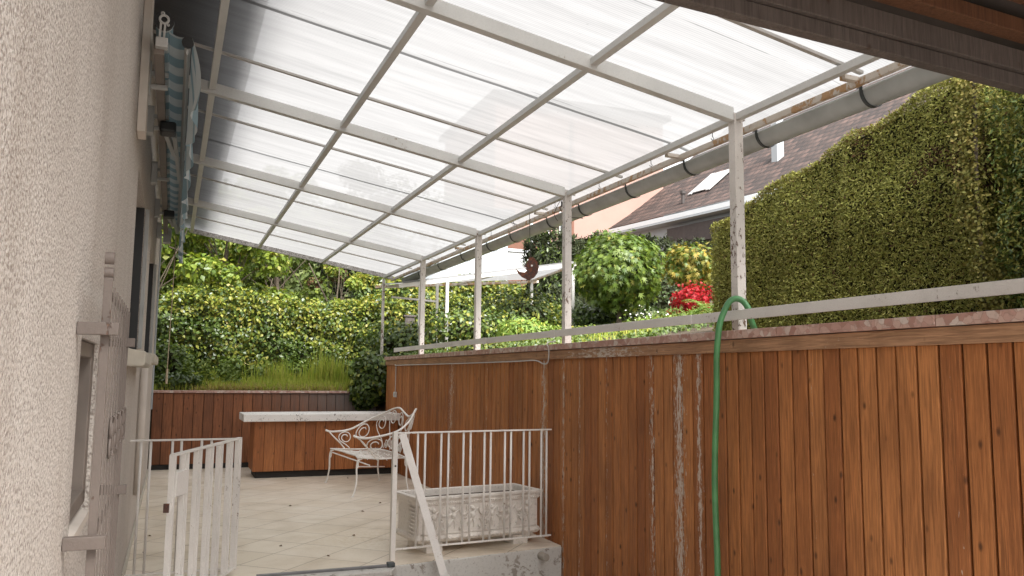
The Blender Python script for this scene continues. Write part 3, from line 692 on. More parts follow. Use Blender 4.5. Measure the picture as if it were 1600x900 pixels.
# ---------------------------------------------------------------- AWNING
aw = thing("retracted_awning", (-.1, 7.3, 3.1), "half closed awning with blue and white striped fabric mounted high on the left wall", "awning")
ya, yz = 4.42, 10.35
MB().tube([(-.125, ya+.03, 3.205), (-.125, yz, 3.205)], .042, 16).build("roller", "awning_fabric", aw, smooth=True)
MB().tube([(-.125, ya+.012, 3.205), (-.125, ya+.03, 3.205)], .050, 18).build("end_cap", "black_plastic", aw)
MB().tube([(-.125, yz, 3.205), (-.125, yz+.02, 3.205)], .05, 14).build("end_cap", "black_plastic", aw)
rg = MB(); rg.tube([(-.125+.021*math.cos(a), ya, 3.205+.021*math.sin(a)) for a in np.linspace(0, 6.283, 18)], .0065, 6, False)
rg.tube([(-.133+.007*math.cos(a), ya, 3.236+.007*math.sin(a)) for a in np.linspace(0, 6.283, 10)], .004, 6, False)
rg.tube([(-.105+.005*math.cos(a), ya, 3.178+.005*math.sin(a)) for a in np.linspace(0, 6.283, 10)], .003, 6, False)
rg.beam((-.139, ya, 3.188), (-.142, ya, 3.10), .008, .010); rg.beam((-.119, ya, 3.184), (-.122, ya, 3.10), .008, .010)
rg.build("gear_ring", "alu", aw, smooth=False)
MB().box((-.160, ya-.02, 3.052), (-.102, ya+.04, 3.103)).build("gear_block", "alu", aw, bevel=.005)
MB().box((-.165, ya+.02, 3.025), (-.118, yz, 3.072)).build("torsion_bar", "frame_brown", aw, bevel=.003)
for y in (4.9, 5.75, 7.3, 8.9, yz-.05):
    MB().box((X0+.002, y, 2.97), (X0+.05, y+.09, 3.15)).box((X0+.05, y+.02, 3.0), (-.10, y+.05, 3.024)).box((X0+.05, y+.02, 3.076), (-.10, y+.05, 3.10)).build("wall_bracket", "alu", aw, bevel=.003)
fb = MB(); X_ = np.linspace(-.10, -.012, 6); Y_ = np.linspace(ya+.05, yz, 60)
V = [(x, y, 3.165-.35*(x+.1)*.5-.012*math.sin((x+.1)/.088*math.pi)+.004*math.sin(y*5)) for y in Y_ for x in X_]
fb.add(V, [(j*6+i, j*6+i+1, (j+1)*6+i+1, (j+1)*6+i) for j in range(59) for i in range(5)]); fb.build("fabric", "awning_fabric", aw, smooth=True)
MB().box((-.022, ya+.02, 3.075), (.008, yz+.1, 3.135)).box((-.014, ya+.02, 3.045), (-.002, yz+.1, 3.074)).build("front_profile", "alu", aw, bevel=.006)
MB().tube([(-.007, ya+.004, 3.105), (-.007, ya+.02, 3.105)], .030, 12).build("profile_cap", "black_plastic", aw)
va = MB(); Y_ = np.linspace(ya, yz+.15, 170); Z_ = np.linspace(0, 1, 9); V = []
for y in Y_:
    dr = .40 + .05*abs(math.sin(y*4.2)) + .03*math.sin(y*2.1)
    op = math.exp(-(y-ya)/.35)
    for s_ in Z_:
        xx = .014 + .020*s_*(math.sin(y*9.5)+.5*math.sin(y*23+1)) + .020*s_ + .045*op*math.sin(s_*2.6)
        V.append((xx, y - .12*op*s_, 3.13-dr*s_))
va.add(V, [(j*9+i, j*9+i+1, (j+1)*9+i+1, (j+1)*9+i) for j in range(169) for i in range(8)]); va.build("valance", "awning_fabric", aw, smooth=True)
for (y0, y1) in ((5.75, 7.35), (8.9, 10.2)):
    am = MB(); am.beam((-.13, y0, 3.02), (-.06, y0+.6, 2.99), .03, .04); am.beam((-.06, y0+.05, 2.98), (-.02, y1, 3.03), .026, .034)
    am.build("folding_arm", "alu", aw, bevel=.003)
    MB().box((-.15, y0-.12, 2.955), (-.05, y0+.03, 3.025)).build("elbow", "black_plastic", aw, bevel=.015)
MB().box((-.17, yz+.02, 2.93), (-.08, yz+.16, 3.10)).build("end_plate", "alu", aw, bevel=.004)
cord = MB(); cord.tube([(-.03, yz+.1, 3.02), (-.033, yz+.1, 2.3), (-.045, yz+.1, 1.45)], .006, 6)
cord.build("crank_rod", "cord_beige", aw)
cord = MB(); cord.tube([(-.045, yz+.1, 1.45), (-.045, yz+.1, 1.28)], .013, 8); cord.build("crank_handle", "cord_beige", aw)

# ---------------------------------------------------------------- RAILINGS AND GATE
def railing(name, x0, x1, y, z0, z1, xsbars, label, post=None, r=.009):
    t = thing(name, (x0, y, 0), label, "railing")
    MB().box((x0, y-.014, z1-.012), (x1, y+.014, z1)).build("top_rail", "gate_paint", t, bevel=.002)
    MB().box((x0, y-.012, z0), (x1, y+.012, z0+.012)).build("bottom_rail", "gate_paint", t, bevel=.002)
    for x in xsbars: MB().tube([(x, y, z0+.012), (x, y, z1-.012)], r, 8).build("bar", "gate_paint", t, smooth=True)
    return t
bars = [1.800, 1.864, 1.994, 2.056, 2.180, 2.242, 2.366, 2.426, 2.552, 2.610, 2.734, 2.792, 2.905, 2.962][:14]
def px2x(px): return 1.64+(px-618)*(2.945-1.64)/(857-618)
bars = [1.64+(px2x(p)-1.64)*1.045 for p in (649, 660, 684, 695, 718, 729, 751, 761, 784, 794, 815, 825, 845, 854)]
rr_ = railing("terrace_railing", 1.64, 3.03, 6.30, .075, .965, bars, "white bar railing in front of the stone planter with a stout end post")
MB().box((1.610, 6.282, 0), (1.648, 6.318, .968)).build("post", "gate_paint", rr_, bevel=.003)
MB().tube([(1.629, 6.276, .71), (1.629, 6.2815, .71)], .007, 8).build("bolt_hole", "black_plastic", rr_)
rr_.rotation_euler.z = rad(5.5)
lb = [-.165, -.104, .035, .093, .225, .290, .40]
lr = railing("terrace_railing", X0+.003, .455, 6.26, .035, .945, lb, "short white bar railing fixed to the house wall behind the open gate")
MB().tube([(-.20, 6.2, .02), (-.22, 6.15, .05), (-.2, 6.1, .06), (-.17, 6.08, .03), (-.16, 6.07, .002)], .012, 8).build("floor_bracket", "alu", lr, smooth=True)

G0 = np.array([.475, 6.235]); G1 = np.array([.035, 5.13]); gd = G1-G0; gl_ = np.linalg.norm(gd); gd /= gl_
gate = thing("garden_gate", (G0[0], G0[1], 0), "white metal bar gate standing open towards the viewer on its hinges", "gate")
def gp(s, z): p = G0+gd*s; return (p[0], p[1], z)
MB().beam(gp(-.015, .944), gp(gl_+.01, .937), .032, .014).build("top_rail", "gate_paint", gate, bevel=.002)
MB().beam(gp(.0, .05), gp(gl_, .05), .03, .012).build("bottom_rail", "gate_paint", gate, bevel=.002)
st_ = [0.0, .045, .17, .225, .38, .43, .56, .62, .77, .83, .98, 1.03, gl_]
nrm = np.array([-gd[1], gd[0]])
for i, s_ in enumerate(st_):
    wd = .034 if i in (0, len(st_)-1) else .030
    p = G0+gd*s_; a = (p[0], p[1], .035 if i in (0, len(st_)-1) else .057); b_ = (p[0], p[1], .937)
    mb = MB(); V = []
    for z in (a[2], b_[2]):
        for (i_, j_) in ((-1, -1), (1, -1), (1, 1), (-1, 1)): q = p+gd*(.006*i_ if 0 < i < len(st_)-1 else .013*i_)+nrm*(wd/2*j_); V.append((q[0], q[1], z))
    mb.add(V, [(0,3,2,1), (4,5,6,7), (0,1,5,4), (1,2,6,5), (2,3,7,6), (3,0,4,7)]); mb.build("stile" if i in (0, len(st_)-1) else "bar", "gate_paint", gate, bevel=.0015)
mb = MB(); p = G0+gd*(gl_-.10)
V = []
for z in (.70, .84):
    for (i_, j_) in ((-1, -1), (1, -1), (1, 1), (-1, 1)): q = p+gd*.085*i_+nrm*.022*j_; V.append((q[0], q[1], z))
lk = mb.add(V, [(0,3,2,1), (4,5,6,7), (0,1,5,4), (1,2,6,5), (2,3,7,6), (3,0,4,7)]).build("lock_case", "gate_paint", gate, bevel=.003)
q = G0+gd*(gl_+.03); mb = MB(); mb.beam((*(G0+gd*(gl_+.01)), .655), (*(G0+gd*(gl_+.055)), .650), .012, .035)
mb.build("latch_tongue", "gate_paint", gate, bevel=.001)
mb = MB().beam((*(G0+gd*(gl_+.056)), .650), (*(G0+gd*(gl_+.064)), .650), .03, .05); mb.build("strike", "rust_iron", gate)
for z in (.22, .82):
    MB().tube([(G0[0]+.005, G0[1]+.02, z-.03), (G0[0]+.005, G0[1]+.02, z+.03)], .012, 8).build("hinge", "alu", gate)

sp = thing("metal_strap", (1.8, 6.1, 0), "loose flat white metal strap leaning from the railing post down past the kerb", "metal strap")
s_ = MB(); s_.beam((1.675, 6.262, .958), (1.955, 6.02, -.07), .058, .007, up=(.1, 1, .2)); s_.build("strap", "white_paint", sp, bevel=.001)
s_ = MB(); s_.beam((1.953, 6.022, -.068), (2.13, 5.84, -.298), .058, .007, up=(.1, 1, .2)); s_.build("foot", "white_paint", sp, bevel=.001)

mt = MB(); mt.box((.35, 5.22, -.0549), (1.56, 5.99, -.035)); tag(mt.build("door_mat", "door_mat", bevel=.003), "red brown speckled mat lying on the step below the terrace edge", "door mat")
ts = thing("threshold_strip", (1.1, 6.12, 0), "grey metal threshold strip along the edge of the tiled terrace", "threshold strip")
MB().box((.62, 6.108, -.003), (1.555, 6.136, .014)).build("strip", "strip_metal", ts, bevel=.002)
MB().box((1.545, 6.09, -.002), (1.60, 6.145, .03)).build("stop", "gutter_strap", ts, bevel=.006)
MB2 = MB(); MB2.tube([(2.88, 6.36, -.055), (2.90, 6.24, -.058)], [.034, .031], 18); tag(MB2.build("pipe_stub", "pipe_stub", bevel=.005), "short round capped pipe sticking out of the white kerb face", "pipe")

# ---------------------------------------------------------------- STONE PLANTER
pl = thing("stone_planter", (2.39, 6.62, 0), "long pale stone planter with relief figures behind the terrace railing", "planter"); PLANTER = pl
x0, x1, y0, y1, zb_, zt = 1.835, 2.965, 6.39, 6.83, .075, .445
def ring(dx, z): return [(x0-dx, y0-dx, z), (x1+dx, y0-dx, z), (x1+dx, y1+dx, z), (x0-dx, y1+dx, z)]
prof = [(-.055, zb_), (-.01, zb_+.015), (.008, zb_+.04), (.0, zb_+.062), (-.012, zb_+.07), (-.012, zt-.075), (.0, zt-.065), (.004, zt-.03), (.022, zt-.022), (.024, zt), (-.02, zt), (-.024, zt-.05), (-.03, zt-.06)]
V = []; 
for dx, z in prof: V += ring(dx, z)
F = [(i*4+j, i*4+(j+1) % 4, (i+1)*4+(j+1) % 4, (i+1)*4+j) for i in range(len(prof)-1) for j in range(4)] + [(0, 3, 2, 1), tuple(range((len(prof)-1)*4, len(prof)*4))]
MB().add(V, F).build("box", "planter_stone", pl, bevel=.004)
MB().box((x0+.03, y0+.03, zt-.058), (x1-.03, y1-.03, zt-.052)).build("soil_fill", "soil", pl)
for x in (2.0, 2.8): MB().box((x-.07, y0+.03, .0), (x+.07, y1-.03, zb_+.004)).build("foot", "planter_stone", pl, bevel=.004)
rl = MB(); yf = y0+.010
def blob(x, z, rx, rz, ry=.014, n=8):
    ry *= 1.6
    V = []; F = []
    for i in range(5):
        ph = i/4*math.pi/2
        for j in range(n): a = 2*math.pi*j/n; V.append((x+rx*math.cos(ph)*math.cos(a), yf-ry*math.sin(ph), z+rz*math.cos(ph)*math.sin(a)))
    F = [(i*n+j, i*n+(j+1) % n, (i+1)*n+(j+1) % n, (i+1)*n+j) for i in range(4) for j in range(n)]; rl.add(V, F)
def strand(P, r=.008, tap=True):
    P = cr_spline([(a, yf-.006, b) for a, b in P], 5); k_ = len(P); R = r*np.sin(np.linspace(.35, math.pi-.2, k_)) if tap else r; rl.tube(P, R, 6)
q = x0+.01
while q < x1: blob(q, zb_+.038, .019, .014, .018); q += .034
q = x0+.01
while q < x1: blob(q, zt-.052, .007, .009, .016, 6); q += .021
for i, cx in enumerate(np.linspace(x0+.14, x1-.12, 6)):
    # generic cherub-like figure, garlands and shrubs in low relief
    w_ = rng.uniform(.85, 1.1)
    blob(cx, .335, .018, .021, .022); blob(cx+.004, .285, .024, .034, .020)
    strand([(cx, .30), (cx+.03*w_, .315), (cx+.062, .34)], .011); strand([(cx, .30), (cx-.035*w_, .29), (cx-.055, .265)], .011)
    strand([(cx, .26), (cx+.02, .22), (cx+.012, .18)], .014); strand([(cx, .26), (cx-.028, .225), (cx-.045, .20)], .014)
    strand([(cx-.02, .305), (cx-.05, .335), (cx-.045, .36), (cx-.02, .33)], .009)
    gx_ = cx+.09
    if i < 5:
        strand([(gx_-.035, .345), (gx_-.02, .30), (gx_, .285), (gx_+.025, .30), (gx_+.04, .345)], .012)
        for k_ in range(7): blob(gx_+rng.uniform(-.035, .035), rng.uniform(.165, .27), rng.uniform(.006, .014), rng.uniform(.006, .014), .014, 6)
        strand([(gx_-.03, .16), (gx_, .20), (gx_-.01, .24), (gx_+.02, .26)], .007)
strand([(x0+.03, .155), (x0+.4, .15), (x0+.8, .152), (x1-.03, .155)], .006, False)
rl.build("relief", "planter_stone", pl, smooth=True)
sr = MB()
for k_ in range(9): 
    z = .13+k_*.03; sr.tube([(x0+.010, y0+.08, z), (x0-.002, y0+.14+.02*math.sin(k_), z+.012), (x0+.008, y0+.2, z)], .008, 6)
sr.build("side_relief", "planter_stone", pl, smooth=True)

PLANTER.rotation_euler.z = rad(8); PLANTER.location = (2.37, 6.70, 0)
# ---------------------------------------------------------------- WROUGHT IRON BENCH
be = thing("wrought_iron_bench", (2.35, 10.4, 0), "white wrought iron garden bench with scrolled back against the clad wall", "bench")
ZS = .44; T = .0085
FL, FN = np.array([1.985, 11.02]), np.array([2.065, 9.70])
BL, BN = np.array([2.62, 11.02]), np.array([2.66, 9.74])
front = cr_spline([(*FL, ZS), (2.06, 10.7, ZS-.004), (2.10, 10.36, ZS-.01), (2.11, 10.0, ZS-.004), (*FN, ZS)], 6)
back_ = cr_spline([(*BL, ZS-.015), (2.68, 10.4, ZS-.015), (*BN, ZS-.015)], 8)
sf = MB(); sf.tube(front, .010, 8); sf.tube(back_, .009, 8)
sf.tube([(*FL, ZS), (2.3, 11.03, ZS-.015), (*BL, ZS-.015)], .009, 8); sf.tube([(*FN, ZS), (2.35, 9.69, ZS-.015), (*BN, ZS-.015)], .009, 8)
sf.build("seat_frame", "bench_paint", be, smooth=True)
sm_ = MB()
fi = lambda t: np.array([np.interp(t, np.linspace(0, 1, len(front)), front[:, i]) for i in range(3)])
bi = lambda t: np.array([np.interp(t, np.linspace(0, 1, len(back_)), back_[:, i]) for i in range(3)])
for t_ in np.linspace(.07, .93, 11):
    a, b_ = fi(t_), bi(t_); mid = (a+b_)/2+(0, 0, -.025); sm_.tube(cr_spline([a, mid, b_], 5), .005, 5)
for s_ in (.2, .4, .6, .8):
    P = [fi(t_)*(1-s_)+bi(t_)*s_+np.array([0, .0, -.024*math.sin(s_*math.pi)+.006*math.sin(t_*30)]) for t_ in np.linspace(0, 1, 24)]; sm_.tube(P, .005, 5)
sm_.build("seat_mesh", "bench_paint", be, smooth=True)
# rail of the arms and back
RAIL = cr_spline([(1.925, 11.10, .675), (2.02, 11.10, .655), (2.25, 11.12, .68), (2.48, 11.08, .80), (2.64, 10.86, .90), (2.72, 10.60, .975), (2.74, 10.38, .985), (2.74, 10.15, .935), (2.75, 9.98, .90),
                  (2.77, 9.84, .95), (2.775, 9.76, 1.00), (2.74, 9.70, .975), (2.66, 9.64, .86), (2.52, 9.58, .76), (2.36, 9.56, .71), (2.14, 9.57, .675), (2.02, 9.58, .69), (1.99, 9.60, .705)], 7)
rb = MB(); rb.tube(RAIL, .0125, 8); rb.build("back_rail", "bench_paint", be, smooth=True)
def arc(P):
    L = np.concatenate([[0], np.cumsum(np.linalg.norm(np.diff(P, axis=0), axis=1))]); L /= L[-1]
    return lambda t: np.array([np.interp(t, L, P[:, i]) for i in range(3)])
on_rail = arc(RAIL)
seatpath = cr_spline([(*FL, ZS), (2.3, 11.04, ZS), (*BL, ZS), (2.68, 10.6, ZS), (2.70, 10.35, ZS), (2.69, 10.0, ZS), (*BN, ZS), (2.4, 9.68, ZS), (*FN, ZS)], 8)
on_seat = arc(seatpath)
def panel(t, h): a = on_seat(t); b_ = on_rail(t); return a*(1-h)+b_*h
def scroll2(mbx, tc, hc, rt, rh, turns=1.35, s=1, start=-math.pi/2, r=T):
    P = []
    for a in np.linspace(0, turns*2*math.pi, 30):
        k_ = 1-.62*a/(turns*2*math.pi); P.append(panel(min(1, max(0, tc+s*rt*k_*math.cos(start+a))), min(.985, hc+rh*k_*math.sin(start+a))))
    mbx.tube(P, r*.8, 6)
    return P[0]
for i, tc in enumerate((.085, .175, .285, .395, .50, .605, .715, .825, .915)):
    m_ = MB(); s = 1 if i < 4 else -1
    H = np.linalg.norm(on_rail(tc)-on_seat(tc)); R0 = min(.105, H*.36); rt, rh = R0/2.75, R0/H; hc = .965-rh
    scroll2(m_, tc, hc, rt, rh, 1.45, -s, 0.0)
    P = [panel(min(1, max(0, tc-s*o_*rt)), h) for o_, h in ((1.0, hc), (.85, hc*.72), (.1, hc*.35), (-.5, .0))]
    m_.tube(cr_spline(P, 6), T*.8, 6)
    m_.build("back_scroll", "bench_paint", be, smooth=True)
for tc in (.34, .45, .56, .67):
    m_ = MB(); H = np.linalg.norm(on_rail(tc)-on_seat(tc)); R0 = .062; scroll2(m_, tc, R0/H+.02, R0/2.75, R0/H, 1.6, 1 if tc < .5 else -1, math.pi); m_.build("lower_scroll", "bench_paint", be, smooth=True)
for P in ([(1.965, 11.10, .665), (2.02, 11.06, .60), (2.10, 11.03, .52), (2.17, 11.03, .44)], [(2.05, 9.58, .675), (2.12, 9.62, .60), (2.2, 9.66, .52), (2.27, 9.69, .44)]): MB().tube(cr_spline(P, 6), T, 6).build("arm_support", "bench_paint", be, smooth=True)
for (a, out) in ((FL, (-.045, .05)), (FN, (-.06, -.04)), (BL, (.05, .05)), (BN, (.05, -.03))):
    x, y = a; ox, oy = out; m_ = MB()
    m_.tube(cr_spline([(x-ox*.9, y-oy*.3, ZS-.01), (x-ox*.1, y, ZS-.035), (x+ox*.15, y+oy*.1, ZS-.12), (x+ox*.1, y+oy*.3, ZS-.25), (x+ox*.5, y+oy*.7, ZS-.38), (x+ox*.9, y+oy, .008)], 6), [.011]*20+[.010]*11, 8)
    m_.tube([(x+ox*.9, y+oy, .0), (x+ox*.9, y+oy, .006)], .022, 10)
    m_.tube(cr_spline([(x+ox*.1, y+oy*.1, ZS-.12), (x-ox*.2, y-oy*.2, ZS-.10), (x-ox*.2, y-oy*.4, ZS-.04), (x, y-oy*.1, ZS-.02)], 5), .006, 6)
    m_.build("leg", "bench_paint", be, smooth=True)
for a, b_ in (((*FN, ZS-.10), (2.68, 10.9, .20)), ((*FL, ZS-.04), (2.36, 10.35, ZS-.16))):
    MB().tube([a, b_], .008, 6).build("brace", "bench_paint", be)

# ---------------------------------------------------------------- GARDEN HOSE
ho = MB(); ho.tube(cr_spline([(3.00, 4.16, -.285), (3.01, 4.145, -.1), (3.022, 4.125, .25), (3.008, 4.12, .8), (3.016, 4.10, 1.3), (3.015, 4.09, 1.55), (3.03, 4.08, 1.72), (3.06, 4.07, 1.81), (3.09, 4.06, 1.865), (3.125, 4.04, 1.885), (3.16, 4.015, 1.865), (3.180, 3.99, 1.81), (3.19, 3.985, 1.75), (3.22, 4.0, 1.712), (3.32, 4.12, 1.708), (3.42, 4.25, 1.64)], 8), .0185, 14)
hose = ho.build("garden_hose", "hose_green", smooth=True); tag(hose, "thick green garden hose looped over the white rail and hanging down the boards", "hose")

# ---------------------------------------------------------------- MOON ORNAMENT
mo = thing("moon_ornament", (3.19, 7.37, 2.6), "rusty crescent moon face ornament hanging on a thin chain from the patio roof", "ornament")
MOON = [(827,399.6),(833,402),(838,408),(840.3,416),(838.5,425),(833,433),(824,437),(814,432.5),(808,426.5),(804,419.5),(811,424),(818,424.8),(821.7,421.8),(819,419.2),(821,417.5),(816,415.3),(822,409),(824,403)]
c3 = np.array([3.187, 7.37, 2.47]); ux = np.array([math.cos(rad(22)), -math.sin(rad(22)), 0]); nz_ = np.array([ux[1], -ux[0], 0]); V = []
for th in (-.003, .003):
    for (px_, py_) in MOON: V.append(c3+ux*(px_-821)/158+np.array([0, 0, (418-py_)/158])+nz_*th)
n = len(MOON); MB().add(V, [tuple(range(n)), tuple(range(n, 2*n))[::-1]]+[(i, (i+1) % n, n+(i+1) % n, n+i) for i in range(n)]).build("crescent", "rust_iron", mo)
e3 = c3+ux*8.2/158+np.array([0, 0, 4/158]); MB().tube([e3-nz_*.006, e3+nz_*.006], .010, 10).build("eye", "bench_paint", mo)
m_ = MB(); m_.tube([(3.22, 7.355, 2.585), (3.205, 7.35, 3.01)], .003, 5); m_.tube([(3.22+.01*math.cos(a), 7.355, 2.590+.01*math.sin(a)) for a in np.linspace(0, 6.28, 10)], .002, 5, False); m_.build("chain", "wire_dark", mo)
lw = MB()
lw.tube(cr_spline([(3.22, 6.66, 3.02), (3.23, 6.68, 2.97), (3.24, 6.72, 2.95), (3.30, 6.72, 2.88), (3.36, 6.5, 2.83)], 6), .004, 5)
lw.tube(cr_spline([(3.23, 6.70, 3.02), (3.22, 6.75, 2.97), (3.24, 6.85, 2.92), (3.28, 6.86, 2.86)], 6), .003, 5)
lw.tube([(3.23, 6.65, 3.0), (3.23, 6.65, 2.955)], .012, 7)
tag(lw.build("loose_wire", "wire_dark", smooth=True), "loose dark wires dangling from the purlin beside the second roof post", "wire")

# debris on the floor: each dead leaf is a thing
spots = [(-.10, 7.9, "against the house wall, farther one"), (-.13, 7.2, "against the house wall, nearer one"), (1.55, 7.35, "just left behind the planter railing post"), (1.9, 8.6, "between the bench and the planter"),
         (1.25, 9.2, "midway between the gate and the bench"), (.9, 7.1, "right of the open gate"), (2.2, 9.1, "close to the near front leg of the bench"), (.75, 9.9, "in front of the left end of the bar"),
         (2.3, 11.4, "under the far end of the bench"), (1.5, 11.55, "at the foot of the bar counter"), (2.8, 8.4, "at the foot of the right boarded wall"), (1.2, 6.6, "near the metal threshold strip")]
for i, (x, y, wh_) in enumerate(spots):
    a = rng.uniform(0, 6.28); L = rng.uniform(.012, .026); d = np.array([math.cos(a), math.sin(a)]); n_ = np.array([-d[1], d[0]]); c_ = np.array([x, y])
    V = [(*(c_-d*L), .004), (*(c_+n_*L*.45), .016), (*(c_+d*L), .006), (*(c_-n_*L*.45), .010), (*c_, .003)]
    o = MB().add(V, [(0, 1, 4), (1, 2, 4), (2, 3, 4), (3, 0, 4)]).build("fallen_leaf", "dead_leaf")
    tag(o, "small dry brown leaf on the tiles " + wh_, "leaf", "dry leaves scattered on the tiles")

# ---------------------------------------------------------------- VEGETATION
def hedge_box(name, lo, hi, dens, size, mat, label, group=None, extra=None, topf=None, front_only=False, wob=.06, tmpl=KITE, jit=.55, core="shade_core", shoot=0.0, cat="hedge", droop=.3):
    """clipped hedge: solid dark core for the inner shade plus leaves on the front (-y or -x), top and end faces"""
    x0, y0, z0 = lo; x1, y1, z1 = hi; t = thing(name, ((x0+x1)/2, (y0+y1)/2, z0), label, cat, group)
    top = topf or (lambda x, y: np.full_like(x, z1))
    P = []; N = []
    def face(area, f, nrm_):
        n = int(area*dens); p = f(rng.random(n), rng.random(n)); P.append(p); N.append(np.tile(nrm_, (n, 1)))
    Lx, Ly = x1-x0, y1-y0; H = z1-z0
    def zz(x, y, v): return z0+v*(top(x, y)-z0)
    face(Lx*H, lambda u, v: np.stack([x0+u*Lx, np.full_like(u, y0), zz(x0+u*Lx, np.full_like(u, y0), v)], -1), (0, -1, .15))
    face(Ly*H, lambda u, v: np.stack([np.full_like(u, x0), y0+u*Ly, zz(np.full_like(u, x0), y0+u*Ly, v)], -1), (-1, 0, .15))
    face(Lx*Ly*1.2, lambda u, v: np.stack([x0+u*Lx, y0+v*Ly, top(x0+u*Lx, y0+v*Ly)], -1), (0, 0, 1))
    face(Ly*H*.5, lambda u, v: np.stack([np.full_like(u, x1), y0+u*Ly, zz(np.full_like(u, x1), y0+u*Ly, v)], -1), (1, 0, .15))
    face(Lx*H*.5, lambda u, v: np.stack([x0+u*Lx, np.full_like(u, y1), zz(x0+u*Lx, np.full_like(u, y1), v)], -1), (0, 1, .15))
    P = np.concatenate(P); N = np.concatenate(N)
    d = wob*(vnoise(P, 3.2, 3)+.6*vnoise(P, 9, 5)) + rng.normal(0, wob*.25, len(P)) - rng.exponential(wob*.5, len(P))*.5
    P = P + N*d[:, None]
    sz = size*rng.uniform(.6, 1.35, len(P))
    if extra is None: leaves("foliage", P, N, sz, mat, t, tmpl, jit, droop)
    else:
        sel = extra(P, N, d)      # dict material -> mask
        rest = np.ones(len(P), bool)
        for m_, mk in sel.items():
            mk = mk & rest; rest &= ~mk
            if mk.sum() > 3: leaves("foliage", P[mk], N[mk], sz[mk], m_, t, tmpl, jit, droop)
        leaves("foliage", P[rest], N[rest], sz[rest], mat, t, tmpl, jit, droop)
    # solid dark core, the hedge's inner shade put into its colour
    c = MB(); ins = wob*1.5+size*.3; nx_, ny_ = 14, 6; X_ = np.linspace(x0+ins, x1-ins, nx_); Y_ = np.linspace(y0+ins, y1-ins, ny_)
    V = [(x, y, float(top(np.array([x]), np.array([y]))[0])-ins) for y in Y_ for x in X_]+[(x, y, z0-.05) for y in Y_ for x in X_]
    k_ = nx_*ny_; F = [(j*nx_+i, j*nx_+i+1, (j+1)*nx_+i+1, (j+1)*nx_+i) for j in range(ny_-1) for i in range(nx_-1)]
    F += [(i, i+1, k_+i+1, k_+i) for i in range(nx_-1)]+[((ny_-1)*nx_+i, (ny_-1)*nx_+i+1, k_+(ny_-1)*nx_+i+1, k_+(ny_-1)*nx_+i) for i in range(nx_-1)]
    F += [(j*nx_, (j+1)*nx_, k_+(j+1)*nx_, k_+j*nx_) for j in range(ny_-1)]+[(j*nx_+nx_-1, (j+1)*nx_+nx_-1, k_+(j+1)*nx_+nx_-1, k_+j*nx_+nx_-1) for j in range(ny_-1)]
    c.add(V, F); c.build("dark_core", core, t)
    return t

# tall clipped conifer hedge at the right
HX = 4.30
def htop(x, y): return np.interp(y, [1.0, 3.4, 5.42, 5.5, 6.0], [3.36, 3.265, 2.86, 2.76, 2.70])+.02*np.sin(y*9)
def hextra(P, N, d):
    dy = np.abs(P[:, 1]-(4.9-0.0)); br = (vnoise(P, 2.2, 9) > .75) & (P[:, 0] < HX+.2)
    yl = (htop(P[:, 0], P[:, 1])-P[:, 2] < .07) & (rng.random(len(P)) < .45)
    return {"thuja_yellow": yl | (rng.random(len(P)) < .035), "thuja_brown": (br & (rng.random(len(P)) < .45)) | (rng.random(len(P)) < .03)}
hedge_box("clipped_hedge", (HX, 3.32, 1.70), (HX+.9, 5.88, 3.2), 16500, .023, "thuja", "tall clipped conifer hedge with sloping top behind the right clad wall", topf=htop, extra=hextra, wob=.022, tmpl=SPRAY, jit=.75, droop=-.1)
hedge_box("clipped_hedge", (HX-.02, .6, 1.70), (HX+.95, 3.20, 3.3), 9000, .030, "laurel", "darker looser evergreen hedge at the right edge, beyond the yellow green seam", topf=htop, wob=.07, tmpl=SPRAY, jit=.8,
          extra=lambda P, N, d: {"thuja_yellow": rng.random(len(P)) < .12, "thuja": rng.random(len(P)) < .45})
t = thing("climbing_shoot", (HX-.03, 3.25, 1.75), "yellow green strand of foliage climbing the seam of the tall hedge", "climbing plant")
n = 2800; z = rng.uniform(1.75, 3.2, n); P = np.stack([HX-.05+rng.normal(0, .03, n), 3.26+.05*np.sin(z*3)+rng.normal(0, .045, n)+.03*(z-2.2), z], -1); leaves("foliage", P, np.tile((-1, -.4, .3), (n, 1)), rng.uniform(.014, .030, n), "thuja_yellow", t, KITE, .7)
MB().tube([(HX-.03, 3.26, 1.7), (HX-.03, 3.3, 2.4), (HX-.03, 3.28, 3.15)], .012, 6).build("stem", "bark", t)

# long leafy hedge behind the terrace
def bextra(P, N, d):
    up = P[:, 2] > 2.42+.18*vnoise(P, 1.2, 2); r = rng.random(len(P)); cl = vnoise(P, 1.1, 11)
    return {"lime": (up & (r < .55)) | ((cl > .25) & (r < .45)) | (r < .05), "laurel": (r < .62) & (cl > -.6), "straw": r > .992}
hedge_box("leafy_hedge", (-2.2, 15.05, 1.30), (4.2, 16.4, 2.75), 1900, .068, "ivy_dark", "long leafy mixed hedge with lime green top running behind the grass bank", extra=bextra, topf=lambda x, y: 2.72+.07*np.sin(x*2.1)+.05*np.sin(x*5.3+1)-.18*np.clip(2-x, 0, 4)*0, wob=.15, jit=.7, cat="hedge")
hedge_box("leafy_hedge", (4.2, 15.2, 1.50), (7.4, 16.2, 2.92), 1900, .066, "ivy_dark", "squarer leafy hedge with bright top behind the middle roof posts", extra=bextra, topf=lambda x, y: 2.95+.03*np.sin(x*3)-.05*np.clip(x-6, 0, 3), wob=.09, jit=.7)
hedge_box("leafy_hedge", (4.0, 19.0, 2.0), (9.6, 20.0, 3.75), 900, .10, "laurel", "higher far hedge showing above the squarer hedge, below the garden frame roof", extra=lambda P, N, d: {"lime": (P[:, 2] > 3.45) & (rng.random(len(P)) < .6), "ivy_dark": rng.random(len(P)) < .45}, topf=lambda x, y: 3.70+.08*np.sin(x*2), wob=.14, jit=.7)
